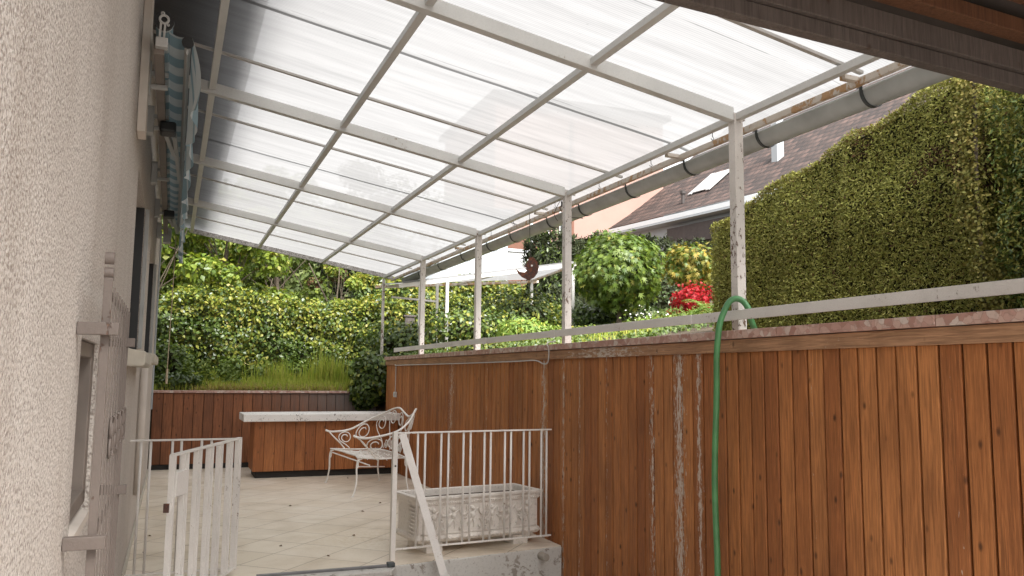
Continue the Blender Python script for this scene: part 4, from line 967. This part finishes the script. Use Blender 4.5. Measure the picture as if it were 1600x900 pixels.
# dark conifer screen
def conextra(P, N, d): return {"laurel": rng.random(len(P)) < .05}
hedge_box("conifer_screen", (7.45, 16.4, 2.2), (13.2, 17.4, 4.6), 1100, .11, "conifer_dark", "dark conifer screen behind the ball shaped maple", extra=conextra, topf=lambda x, y: 4.50+.10*np.sin(x*5)+.07*np.sin(x*13)+.02*(x-7), wob=.12, tmpl=SPRAY, jit=.6, droop=-.5)

def bush(name, c, r, n, size, mats, label, cat="shrub", group=None, tmpl=KITE, squash=.85, core=True, jit=.55, droop=.3, seed=1, solid=.25, stem=None, lump=.22):
    """rounded plant: leaves through a lumpy ellipsoid shell, several leaf tones, woody stem"""
    c = np.array(c, float); r = np.array(r, float)*np.ones(3); t = thing(name, (c[0], c[1], float(stem[0]) if stem else c[2]-r[2]), label, cat, group)
    d = rng.normal(0, 1, (n, 3)); d /= np.linalg.norm(d, axis=1)[:, None]
    L = 1+lump*vnoise(d*1.0, 3.2, seed)+.12*vnoise(d, 8, seed+1)
    rr = L*(1-np.abs(rng.normal(0, solid, n)).clip(0, .85)); P = c+d*rr[:, None]*r
    i0 = 0; ms = list(mats.items()); tot = sum(v for _, v in ms); pick = rng.random(n)*tot; acc = 0
    clump = vnoise(P, 2.5/ r.max(), seed+4)
    for m_, v in ms:
        mk = (pick >= acc) & (pick < acc+v); acc += v
        leaves("foliage" if cat != "tree" else "crown", P[mk], d[mk]+(0, 0, .35), size*rng.uniform(.6, 1.3, mk.sum()), m_, t, tmpl, jit, droop)
    if stem:
        zb0, rs = stem; k_ = MB(); k_.tube(cr_spline([(c[0], c[1], zb0-.05), (c[0]+.02, c[1], (zb0+c[2])/2), (c[0], c[1], c[2]+r[2]*.2)], 5), np.linspace(rs, rs*.5, 11), 8)
        for a in np.linspace(0, 6.28, 9)[:-1]:
            e = c+np.array([math.cos(a)*r[0], math.sin(a)*r[1], r[2]*rng.uniform(-.2, .6)])*.75; s0 = np.array([c[0], c[1], c[2]-r[2]*.35])
            k_.tube(cr_spline([s0, (s0+e)/2+(0, 0, .05*r[2]), e], 5), np.linspace(rs*.4, rs*.1, 11), 5)
        k_.build("trunk", "bark", t, smooth=True)
    if core:
        V = []; F = []; k_ = 12
        for i in range(7):
            ph = -math.pi/2+i*math.pi/6
            for j in range(k_):
                a = 2*math.pi*j/k_; dd = np.array([math.cos(ph)*math.cos(a), math.cos(ph)*math.sin(a), math.sin(ph)]); V.append(c+dd*r*.62)
        F = [(i*k_+j, i*k_+(j+1) % k_, (i+1)*k_+(j+1) % k_, (i+1)*k_+j) for i in range(6) for j in range(k_)]
        MB().add(V, F).build("dark_core", "shade_core", t)  # dark ball behind the leaves, inner shade as its colour
    return t
# ball maples and the red one
bush("ball_maple", (6.30, 11.0, 3.06), (.66, .66, .62), 4200, .10, {"maple_green": .93, "lime": .07}, "ball shaped green maple on a thin trunk, largest of the three garden maples", "tree", tmpl=MAPLE, droop=.8, jit=.45, stem=(2.15, .045), seed=4, core=True, lump=.10, solid=.16)
bush("yellow_maple", (8.28, 12.0, 3.36), (.42, .42, .40), 2300, .10, {"maple_yellow": .6, "maple_green": .4}, "small maple with yellow tipped leaves right of the ball maple", "tree", tmpl=MAPLE, droop=.8, jit=.5, stem=(2.55, .03), seed=8, lump=.3, core=False)
bush("red_maple", (6.95, 10.0, 2.56), (.31, .31, .22), 1500, .05, {"maple_red": 1.0}, "small bright red japanese maple in front of the yellow tipped maple", "tree", tmpl=MAPLE, droop=.5, jit=.5, stem=(2.28, .018), seed=12, lump=.4, core=False)
# lower garden planting behind the right wall
bush("low_shrub", (4.35, 12.2, 2.12), (.85, .5, .40), 3600, .07, {"laurel": .5, "ivy_dark": .3, "lime": .2}, "rounded mid green shrub just beyond the third roof post", seed=21)
bush("low_shrub", (3.75, 9.9, 1.72), (.55, .3, .17), 1300, .05, {"lime": .6, "laurel": .4}, "low lime green shrub peeping over the coping right of the ivy bush", seed=22)
bush("low_shrub", (5.35, 10.1, 1.93), (.62, .3, .19), 2600, .045, {"lime": .45, "laurel": .55}, "low yellow green mound below the ball maple, behind the white rail", seed=23)
bush("dark_shrub", (6.7, 11.9, 2.40), (.95, .5, .27), 3200, .07, {"ivy_dark": .85, "laurel": .15}, "dark glossy shrub around the foot of the ball maple", seed=24)
bush("round_shrub", (5.6, 13.2, 2.42), (.85, .6, .45), 3400, .07, {"laurel": .5, "lime": .15, "ivy_dark": .35}, "domed green shrub between the third and fourth roof posts", seed=25)
bush("fern_mound", (4.9, 11.3, 2.08), (.5, .3, .2), 1500, .10, {"fern": .8, "grass": .2}, "bright green feathery mound left of the fourth garden post", seed=26, tmpl=SPRAY, core=False)
bush("dark_shrub", (8.9, 13.6, 2.85), (.8, .5, .7), 3000, .08, {"conifer_dark": .5, "ivy_dark": .5}, "dark evergreen shrub filling the gap behind the yellow tipped maple", seed=27)
bush("dark_shrub", (7.2, 8.3, 2.45), (.25, .5, .35), 1500, .06, {"ivy_dark": .8, "laurel": .2}, "dark shrub squeezed beside the far end of the tall hedge", seed=28)
bush("ivy_bush", (3.02, 13.05, 1.42), (.40, .38, .42), 2600, .085, {"laurel": .45, "ivy_dark": .45, "lime": .1}, "ivy bush spilling over the corner where the two boarded walls meet", seed=31, droop=.7)
bush("ivy_bush", (2.90, 13.14, 1.12), (.26, .12, .22), 900, .08, {"laurel": .5, "ivy_dark": .5}, "trailing ivy tuft hanging down the end of the low back wall", seed=32, core=False, droop=1)
bush("bank_shrub", (4.0, 14.3, 1.95), (1.0, .6, .42), 3600, .075, {"laurel": .4, "ivy_dark": .5, "lime": .1}, "dark leafy shrub behind the ivy bush at the end of the terrace", seed=33)
# ferns
def fern(x, y, z, label, h=.42, n=9):
    t = thing("fern", (x, y, z), label, "fern", "ferns behind the coping"); P = []; N = []; SZ = []; st = MB()
    for k_ in range(n):
        a = rng.uniform(0, 6.28); L = h*rng.uniform(.8, 1.15); d = np.array([math.cos(a), math.sin(a), 0])
        Q = np.array([np.array([x, y, z])+d*L*s*.75+np.array([0, 0, L*(1.15*s-.75*s*s)]) for s in np.linspace(0, 1, 14)]); st.tube(Q, .003, 4)
        sd2 = np.cross(d, (0, 0, 1))
        for i in range(2, 14):
            for s in (-1, 1):
                for q in np.linspace(.02, .09*(1-i/15)+.01, 3): P.append(Q[i]+sd2*s*q); N.append((0, 0, 1)); SZ.append(.045*(1.2-i/15))
    leaves("fronds", np.array(P), np.array(N), np.array(SZ), "fern", t, SPRAY, .35, 0); st.build("stems", "fern", t)
for i, (x, y, l_) in enumerate(((6.15, 8.9, "bright green fern behind the coping, leftmost of the ferns"), (6.55, 9.0, "bright green fern below the red maple"), (6.75, 8.5, "bright green fern beside the white rail near the hose loop"))): fern(x, y, float(g_right(x)), l_, .42+.03*i)
# white flowers
t = thing("white_flowers", (5.75, 9.3, 2.05), "small cluster of white flowers behind the coping near the ferns", "flowers")
n = 40; P = np.array([5.75, 9.3, 2.22])+rng.normal(0, 1, (n, 3))*(.12, .12, .06); leaves("blooms", P, np.tile((0, -1, .5), (n, 1)), .03, "petal", t, KITE, 1.0)
n = 260; leaves("leaves", np.array([5.75, 9.3, 2.10])+rng.normal(0, 1, (n, 3))*(.16, .15, .05), np.tile((0, 0, 1), (n, 1)), .05, "fern", t, KITE, .9)

# grass bank
def blades(name, n, fx, fy, h, mat, label=None, parent=None, kind="stuff", lean=.35, w=.0075, cat="grass"):
    x = fx(n); y = fy(n); z = ground(x, y); hh = h*rng.uniform(.5, 1.25, n); a = rng.uniform(0, 6.28, n); le = rng.uniform(0, lean, n)*hh
    base = np.stack([x, y, z-.01], -1); tip = base+np.stack([np.cos(a)*le, np.sin(a)*le, hh], -1); mid = base*.5+tip*.5-np.stack([np.cos(a)*le*.2, np.sin(a)*le*.2, -hh*.05], -1)
    b2 = rng.uniform(0, 6.28, n); s = np.stack([np.cos(b2), np.sin(b2), 0*b2], -1)*w
    V = np.stack([base-s, base+s, mid+s*.8, mid-s*.8, tip], 1).reshape(-1, 3)-wloc(parent)
    i = (np.arange(n)*5)[:, None]; F4 = (i+np.array([[0, 1, 2, 3]])); F3 = (i+np.array([[3, 2, 4]]))
    me = bpy.data.meshes.new(name); me.from_pydata(V.tolist(), [], F4.tolist()+F3.tolist()); me.update(); o = bpy.data.objects.new(name, me); COL.objects.link(o); o.parent = parent
    me.materials.append(M[mat]); 
    if parent is None: tag(o, label, cat, kind=kind)
    return o
U = lambda a, b: (lambda n: rng.uniform(a, b, n))
blades("bank_grass", 9000, U(-1.2, 3.1), lambda n: 13.38+rng.beta(1, 1.2, n)*1.8, .13, "grass", "green grass growing along the bank above the low back wall")
blades("dry_grass", 5000, lambda n: np.where(rng.random(n) < .7, rng.normal(.95, .28, n), rng.uniform(1.6, 3.0, n)), lambda n: rng.uniform(13.38, 13.8, n), .09, "straw", "patches of dry straw coloured grass just above the back wall coping", lean=1.6, cat="dry grass")
blades("garden_grass", 3500, U(3.4, 7.5), U(7.5, 13.5), .09, "grass", "short grass between the shrubs of the upper garden")
n = 20000; x = rng.uniform(3.38, 8.2, n); y = rng.uniform(7.0, 14.0, n); mkk = vnoise(np.stack([x, y, 0*x], -1), 1.3, 77)
o = leaves("ground_cover", np.stack([x, y, ground(x, y)+rng.uniform(0, .10, n)*(1+mkk)], -1), np.tile((0, -.3, 1), (n, 1)), rng.uniform(.03, .07, n), "laurel", None, KITE, .6)
tag(o, "leafy ivy like ground cover between the shrubs of the upper garden", "ground cover", kind="stuff")
tg = thing("tall_grass_tuft", (2.48, 14.2, float(g_back(14.2))), "tuft of tall seeding grass standing on the bank near the ivy bush", "grass")
blades("blades", 420, lambda n: rng.normal(2.48, .14, n), lambda n: rng.normal(14.2, .14, n), .44, "grass", parent=tg, lean=.25)
blades("stalks", 26, lambda n: rng.normal(2.45, .2, n), lambda n: rng.normal(14.2, .1, n), 1.0, "grass", parent=tg, lean=.12, w=.004)
tg = thing("tall_grass_tuft", (1.6, 14.4, float(g_back(14.4))), "lower grass tuft in the middle of the bank against the leafy hedge", "grass")
blades("blades", 220, lambda n: rng.normal(1.6, .2, n), lambda n: rng.normal(14.4, .14, n), .36, "grass", parent=tg, lean=.35)
for q, (x, y, rr2, lab) in enumerate(((.95, 14.75, .28, "leafy weed clump at the foot of the hedge, second tuft right of the nettles"), (1.35, 14.55, .22, "small leafy weed clump in the grass right of the nettles"), (2.05, 14.8, .26, "dark weed clump at the foot of the hedge, left of the seeding grass"), (2.75, 14.5, .24, "leafy weed clump between the seeding grass and the ivy bush"))):
    bush("weed_clump", (x, y, float(g_back(y))+rr2*.5), (rr2, rr2*.8, rr2*.8), 420, .075, {"nettle": .6, "laurel": .4}, lab, cat="weeds", seed=60+q, core=False, lump=.4)
# nettles at the left of the bank
def nettle(x, y, h, label):
    z = float(ground(x, y)); t = thing("nettle", (x, y, z), label, "nettle", "nettles at the house end of the bank")
    P = []; N = []; SZ = []; st = MB(); ln = rng.normal(0, .06, 2)
    st.tube([(x, y, z-.02), (x+ln[0]*.5, y+ln[1]*.5, z+h*.5), (x+ln[0], y+ln[1], z+h)], [.006, .005, .003], 5)
    for i, s in enumerate(np.linspace(.15, 1, int(h/.042))):
        c_ = np.array([x+ln[0]*s, y+ln[1]*s, z+h*s]); a0 = i*1.57+rng.uniform(-.3, .3)
        for k_ in range(4):
            a = a0+k_*math.pi/2; d = np.array([math.cos(a), math.sin(a), .1])
            for q in (.02, .06): P.append(c_+d*q); N.append((d[0]*.5, d[1]*.5, 1)); SZ.append(.085*(1.15-.6*s))
    leaves("leaves", np.array(P), np.array(N), np.array(SZ), "nettle", t, KITE, .35, .25); st.build("stem", "nettle", t)
ORD = ["first", "second", "third", "fourth", "fifth", "sixth", "seventh", "eighth", "ninth", "tenth", "eleventh", "twelfth", "thirteenth", "fourteenth", "fifteenth", "sixteenth"]
nx_s = np.linspace(-.30, 1.05, 16)
for i, x in enumerate(nx_s):
    y = 13.55+.95*((i*7) % 16)/16; h = rng.uniform(.30, .55)*(1.1-.4*max(0, x-.2)); nettle(float(x), y, h, "leafy green nettle, %s along the bank counted from the house corner" % ORD[i])
bush("bank_shrub", (-.2, 14.2, 1.55), (.55, .45, .38), 1900, .08, {"nettle": .6, "ivy_dark": .4}, "leafy dark bush at the left end of the bank behind the nettles", seed=41)
bush("bank_shrub", (.1, 13.55, 1.28), (.40, .16, .15), 700, .07, {"ivy_dark": .7, "nettle": .3}, "low broad leaved plants directly above the left end of the back wall", seed=42, core=False)

# trees beyond the hedge
def tree(name, x, y, h, r, n, size, mats, label, seed, group="trees beyond the leafy hedge", clumps=26, trunk_r=.12, squash=1.0):
    z0 = float(ground(x, y)); t = thing(name, (x, y, z0), label, "tree", group); R = np.random.default_rng(seed)
    tb = MB(); cz = z0+h*.55; tb.tube(cr_spline([(x, y, z0-.1), (x+R.normal(0, .1), y, z0+h*.3), (x+R.normal(0, .2), y, z0+h*.75)], 6), np.linspace(trunk_r, trunk_r*.3, 13), 8)
    C = []; 
    for i in range(clumps):
        a = R.uniform(0, 6.28); e = R.uniform(-.9, 1); q = R.uniform(.45, 1.0)**.6
        c_ = np.array([x+math.cos(a)*r*q*math.sqrt(1-e*e*.8), y+math.sin(a)*r*q*math.sqrt(1-e*e*.8), cz+e*h*.45*squash]); C.append((c_, r*R.uniform(.22, .42)))
        s0 = np.array([x, y, z0+h*R.uniform(.15, .6)]); tb.tube(cr_spline([s0, (s0+c_)/2+(0, 0, .1), c_], 5), np.linspace(trunk_r*.16, trunk_r*.04, 11), 5)
    tb.build("trunk", "bark", t, smooth=True)
    per = n//clumps; ms = list(mats.items()); tot = sum(v for _, v in ms); P = []; N = []
    for c_, cr_ in C:
        d = R.normal(0, 1, (per, 3)); d /= np.linalg.norm(d, axis=1)[:, None]; q = R.uniform(.35, 1, per)**.5; P.append(c_+d*(q*cr_)[:, None]*(1, 1, .75)); N.append(d+(0, 0, .5))
    P = np.concatenate(P); N = np.concatenate(N); pick = R.random(len(P))*tot; acc = 0
    for m_, v in ms:
        mk = (pick >= acc) & (pick < acc+v); acc += v; leaves("crown", P[mk], N[mk], size*R.uniform(.6, 1.3, mk.sum()), m_, t, KITE, .6, .4)
tree("broadleaf_tree", -.6, 18.3, 4.6, 1.5, 17000, .12, {"lush": .6, "lime": .25, "laurel": .15}, "bright green broadleaf tree next to the house corner, leftmost beyond the hedge", 51, clumps=34)
tree("broadleaf_tree", 1.0, 19.4, 3.8, 1.3, 13000, .12, {"lush": .65, "lime": .2, "laurel": .15}, "bright green broadleaf tree second from the house corner", 52, clumps=28)
tree("broadleaf_tree", 2.5, 22.5, 4.6, 1.7, 13000, .13, {"wood_far": .7, "lush": .3}, "duller green tree in the middle distance behind the hedge, left of the copper stems", 53, clumps=30)
tree("slender_tree", 3.35, 18.0, 2.9, .55, 4200, .08, {"lush": .6, "lime": .4}, "slender light green sapling standing up out of the leafy hedge", 54, clumps=16, trunk_r=.03)
tree("copper_tree", 3.6, 20.5, 3.2, .6, 3600, .09, {"thuja_brown": .5, "wood_far": .5}, "thin tree with brownish copper leaves behind the slender sapling", 55, clumps=14, trunk_r=.04)
tree("dark_tree", 5.6, 24.0, 5.4, 1.8, 9000, .15, {"conifer_dark": .8, "wood_far": .2}, "dark evergreen tree under the far corner of the patio roof", 56, clumps=30)
tree("dark_tree", 8.0, 26.0, 4.6, 1.6, 7000, .15, {"conifer_dark": .6, "ivy_dark": .4}, "dark evergreen tree behind the far hedge, right of the roof corner", 57, clumps=26)
tree("broadleaf_tree", -3.2, 21.0, 6.0, 2.2, 8000, .15, {"lush": .7, "wood_far": .3}, "tall green tree behind the house, mostly hidden by its corner", 58, clumps=30)
hedge_box("small_conifer", (7.35, 16.0, 2.3), (7.85, 16.45, 4.2), 900, .11, "conifer_dark", "narrow dark conifer at the left end of the conifer screen", topf=lambda x, y: 4.15+0*x, wob=.14, tmpl=SPRAY, cat="conifer", extra=lambda P, N, d: {"laurel": rng.random(len(P)) < .25})
# far-off wood closing the view
n = 80000; x = rng.uniform(-30, 40, n); yy_ = 34+4*vnoise(np.stack([x, 0*x, 0*x], -1), .25, 3)+rng.uniform(-1.5, 1.5, n)
zt_ = 8.5+1.2*vnoise(np.stack([x, 0*x, 0*x], -1), .5, 6); z = 2.0+(rng.random(n)**.8)*(zt_-2)
o = leaves("far_wood", np.stack([x, yy_, z], -1), np.tile((0, -1, .4), (n, 1)), rng.uniform(.12, .30, n), "wood_far", None, KITE, .7)
tag(o, "far off mass of green woodland closing the view behind the gardens", "woodland", kind="stuff")
cwood = MB(); X_ = np.linspace(-32, 42, 75); V = []
for x in X_:
    yb_ = 35.5+4*float(vnoise(np.array([[x, 0, 0]]), .25, 3)[0]); V += [(x, yb_, 1.5), (x, yb_+.5, 7.6+1.2*float(vnoise(np.array([[x, 0, 0]]), .5, 6)[0])), (x, yb_+4, 1.5)]
cwood.add(V, [f for i in range(74) for f in ((i*3, i*3+3, i*3+4, i*3+1), (i*3+1, i*3+4, i*3+5, i*3+2))]); tag(cwood.build("wooded_hill", "shade_core"), kind="structure")

# ---------------------------------------------------------------- GARDEN FRAME (second white structure)
gf = thing("garden_pergola", (5, 13, 2), "thin white garden frame with a shallow translucent roof beyond the patio posts", "garden frame")
def gpole(x, y, zt_): MB().box((x-.022, y-.022, float(g_right(x))-.05), (x+.022, y+.022, zt_)).build("post", "rail_paint", gf, bevel=.002)
gpole(3.86, 12.0, 2.86); gpole(6.02, 12.0, 3.22); gpole(6.16, 14.0, 3.15); gpole(4.0, 14.0, 3.0)
MB().beam((3.1, 12.0, 2.745), (6.18, 12.0, 3.275), .04, .06).build("beam", "rail_paint", gf, bevel=.003)
MB().beam((3.2, 14.0, 2.93), (6.3, 14.0, 3.19), .04, .05).build("beam", "rusty_paint", gf, bevel=.003)
for x in (3.3, 4.7, 6.1):
    MB().beam((x, 12.02, 2.745+(x-3.1)*.172-.005), (x, 13.98, 2.93+(x-3.2)*.084-.002), .03, .035).build("cross_beam", "rusty_paint", gf)
MB().beam((3.22, 12.9, 2.66), (3.98, 12.9, 2.62), .03, .03).build("tie_bar", "rail_paint", gf)
MB().box((3.96, 12.88, 1.7), (4.0, 12.92, 2.95)).build("post", "rail_paint", gf)
MB().add([(3.1, 11.95, 2.80), (6.15, 11.95, 3.325), (6.28, 14.05, 3.24), (3.2, 14.05, 2.975)], [(0, 1, 2, 3)]).build("roof_sheet", "poly_sheet", gf)
nb = MB(); nb.box((4.05, 14.92, 1.6), (4.09, 14.96, 2.5)); nb.box((3.98, 14.88, 2.25), (4.16, 14.918, 2.50)); nb.box((3.95, 14.86, 2.502), (4.19, 14.94, 2.53))
bird = thing("wooden_marker", (4.0, 14.9, 1.8), "weathered wooden board on a stake in front of the squarer hedge", "marker board"); nb.build("board", "eave_beam_wood", bird)

# ---------------------------------------------------------------- NEIGHBOURING HOUSES
nh = thing("neighbour_house", (17, 25, 4.2), "white house with brown tiled roof, skylight and dark balcony board beyond the hedge", "house")
E0 = np.array([15.35, 27.4, 7.22]); ang = rad(-81.0)
ue = np.array([math.cos(ang), math.sin(ang), 0]); ve0 = np.array([-ue[1], ue[0], 0]); pit = rad(38); ve = ve0*math.cos(pit)+np.array([0, 0, math.sin(pit)])
if ve0[0] < 0: ve0 = -ve0; ve = ve0*math.cos(pit)+np.array([0, 0, math.sin(pit)])
LEN, SLP = 26.0, 9.0
me = bpy.data.meshes.new("roof"); nb_ = np.array([0, 0, 0.0])
cols_ = [0, LEN]; rowsd = [-.45, 0, .6, 1.4, SLP]; dzs = [.10, .06, .02, 0, 0]; inset = [-.25, -.12, 0, 0, 0]
V = []; UV = []
for rD, dz, ins in zip(rowsd, dzs, inset):
    for cx in (0, LEN): p = E0+ue*(cx+(ins if cx == 0 else 0))+ve*rD+np.array([0, 0, dz]); V.append(p-wloc(nh)); UV.append((cx, rD))
F = [(i*2, i*2+1, i*2+3, i*2+2) for i in range(4)]
me.from_pydata([tuple(v) for v in V], [], F); uvl = me.uv_layers.new()
for li, l in enumerate(me.loops): uvl.data[li].uv = UV[l.vertex_index]
me.materials.append(M["roof_tiles"]); ro = bpy.data.objects.new("roof", me); COL.objects.link(ro); ro.parent = nh
def hp(a, s, z=0, out=0): return E0+ue*a+ve*s+np.array([0, 0, z])+ve0*out
def quadbox(P0, P1, h, dpt):   # box hanging down h from line P0-P1, thickness dpt along ve0
    P0 = np.array(P0); P1 = np.array(P1); V = []
    for z in (0, -h):
        V += [P0+(0, 0, z), P1+(0, 0, z), P1+(0, 0, z)+ve0*dpt, P0+(0, 0, z)+ve0*dpt]
    return V, [(0,1,2,3), (7,6,5,4), (0,4,5,1), (1,5,6,2), (2,6,7,3), (3,7,4,0)]
b0 = E0+ue*-.2+ve*-.45
MB().add(*quadbox(b0+(0, 0, .06), b0+ue*LEN+(0, 0, .06), .16, .10)).build("fascia", "fascia_white", nh)
MB().add(*quadbox(b0+ue*.1+(0, 0, -.11), b0+ue*LEN+(0, 0, -.11), .06, .62)).build("soffit", "white_render", nh)
b1 = E0+ue*.1+ve0*.15+(0, 0, -.45)
MB().add(*quadbox(b1, b1+ue*LEN, 4.0, 6.5)).build("wall", "white_render", nh)
b2 = E0+ue*3.3+ve0*-.10+(0, 0, -.62)
MB().add(*quadbox(b2, b2+ue*(LEN-3.3), .62, .12)).build("balcony_board", "dark_board", nh)
b3 = E0+ue*3.3+ve0*.10+(0, 0, -1.26)
MB().add(*quadbox(b3, b3+ue*(LEN-4), 1.3, .04)).build("opening_shade", "dark_void", nh)  # dark slab stands in for the shade inside the opening
gb = MB(); gb.add([E0+(0, 0, -.2)+ue*.05+ve0*.2, E0+ue*.05+ve*SLP+(0, 0, -.1), E0+ue*.05+ve0*(SLP*math.cos(pit)*2)+(0, 0, -.2), E0+ue*.05+ve0*14+(0, 0, -4), E0+ue*.05+ve0*.2+(0, 0, -4)], [(0, 1, 2, 3, 4)]); gb.build("gable", "white_render", nh)
vg = MB()
for s0, s1, d0, d1, i0, i1 in ((-.45, 0, .10, .06, -.25, -.12), (0, .6, .06, .02, -.12, 0), (.6, SLP, .02, 0, 0, 0)):
    vg.beam(E0+ue*(i0-.03)+ve*s0+(0, 0, d0-.05), E0+ue*(i1-.03)+ve*s1+(0, 0, d1-.05), .06, .20)
vg.build("verge_board", "fascia_white", nh)
sl = MB()
c_ = hp(3.95, 1.75, .06); hw, hh = .42, .65
def rect(c_, hw, hh, th, z): 
    V = []
    for k_ in (z, z+th):
        nn = np.cross(ue, ve); nn = nn if nn[2] > 0 else -nn
        V += [c_+ue*hw+ve*hh+nn*k_, c_-ue*hw+ve*hh+nn*k_, c_-ue*hw-ve*hh+nn*k_, c_+ue*hw-ve*hh+nn*k_]
    return V, [(0,1,2,3), (7,6,5,4), (0,4,5,1), (1,5,6,2), (2,6,7,3), (3,7,4,0)]
sk_ = MB().add(*rect(c_+ue*.44, .09, .75, .03, 0)).add(*rect(c_-ue*.44, .09, .75, .03, 0)).add(*rect(c_+ve*.62, .34, .10, .03, 0)).add(*rect(c_-ve*.60, .34, .06, .03, 0)).build("skylight", "roof_metal", nh)
MB().add(*rect(c_, .33, .52, .015, .01)).build("pane", "sky_glass", sk_)
p_ = hp(6.55, 2.35); MB().box(tuple(p_-np.array([.14, .14, .3])), tuple(p_+np.array([.14, .14, 1.5]))).build("flue", "white_render", nh)
p_ = hp(3.64, .45); MB().tube([p_, p_+(0, 0, .35)], .07, 8).tube([p_+(0, 0, .35), p_+(0, 0, .45)], .11, 8).build("vent", "dark_board", nh)

pk = thing("pink_house", (12, 26, 4.5), "pink rendered house behind the conifer screen, left of the tiled roof", "house")
MB().box((10.4, 27.0, 3.5), (17.5, 33, 11.5)).build("wall", "pink_render", pk)
MB().box((13.4, 26.93, 3.5), (13.55, 26.99, 11)).build("corner_strip", "terra", pk)
w_ = MB().box((13.05-.55, 26.95, 7.1), (13.05+.25, 26.99, 8.1)).build("window", "frame_grey", pk) if False else MB().box((13.45-.0, 26.95, 6.2), (13.5, 26.99, 6.3)).build("window_trim", "frame_grey", pk)
wf = MB().box((12.95, 26.94, 6.45), (13.30, 26.98, 7.5)).build("window", "frame_grey", pk); MB().box((13.0, 26.925, 6.5), (13.25, 26.938, 7.45)).build("pane", "glass_dark", wf)
MB().box((10.2, 26.7, 11.5), (17.7, 33.3, 11.7)).build("roof", "roof_tiles", pk)
wh = thing("white_building", (9, 23, 4), "plain white building with a dark roofed balcony left of the conifer screen", "building")
MB().box((5.6, 22.6, 2.5), (9.15, 28, 6.2)).build("wall", "white_render", wh)
MB().box((9.152, 24.2, 2.5), (10.9, 28, 5.9)).build("recessed_wall", "terra", wh)
MB().box((5.5, 22.4, 6.2), (9.3, 28.2, 6.4)).build("roof", "dark_board", wh)
MB().box((9.17, 22.62, 4.5), (10.6, 22.68, 5.15)).build("balcony_panel", "frame_grey", wh)
MB().box((9.17, 22.58, 5.16), (10.6, 22.70, 5.24)).build("balcony_rail", "fascia_white", wh)
for x in (9.9, 10.45): MB().box((x, 22.6, 4.5), (x+.07, 22.67, 6.2)).build("balcony_post", "fascia_white", wh)
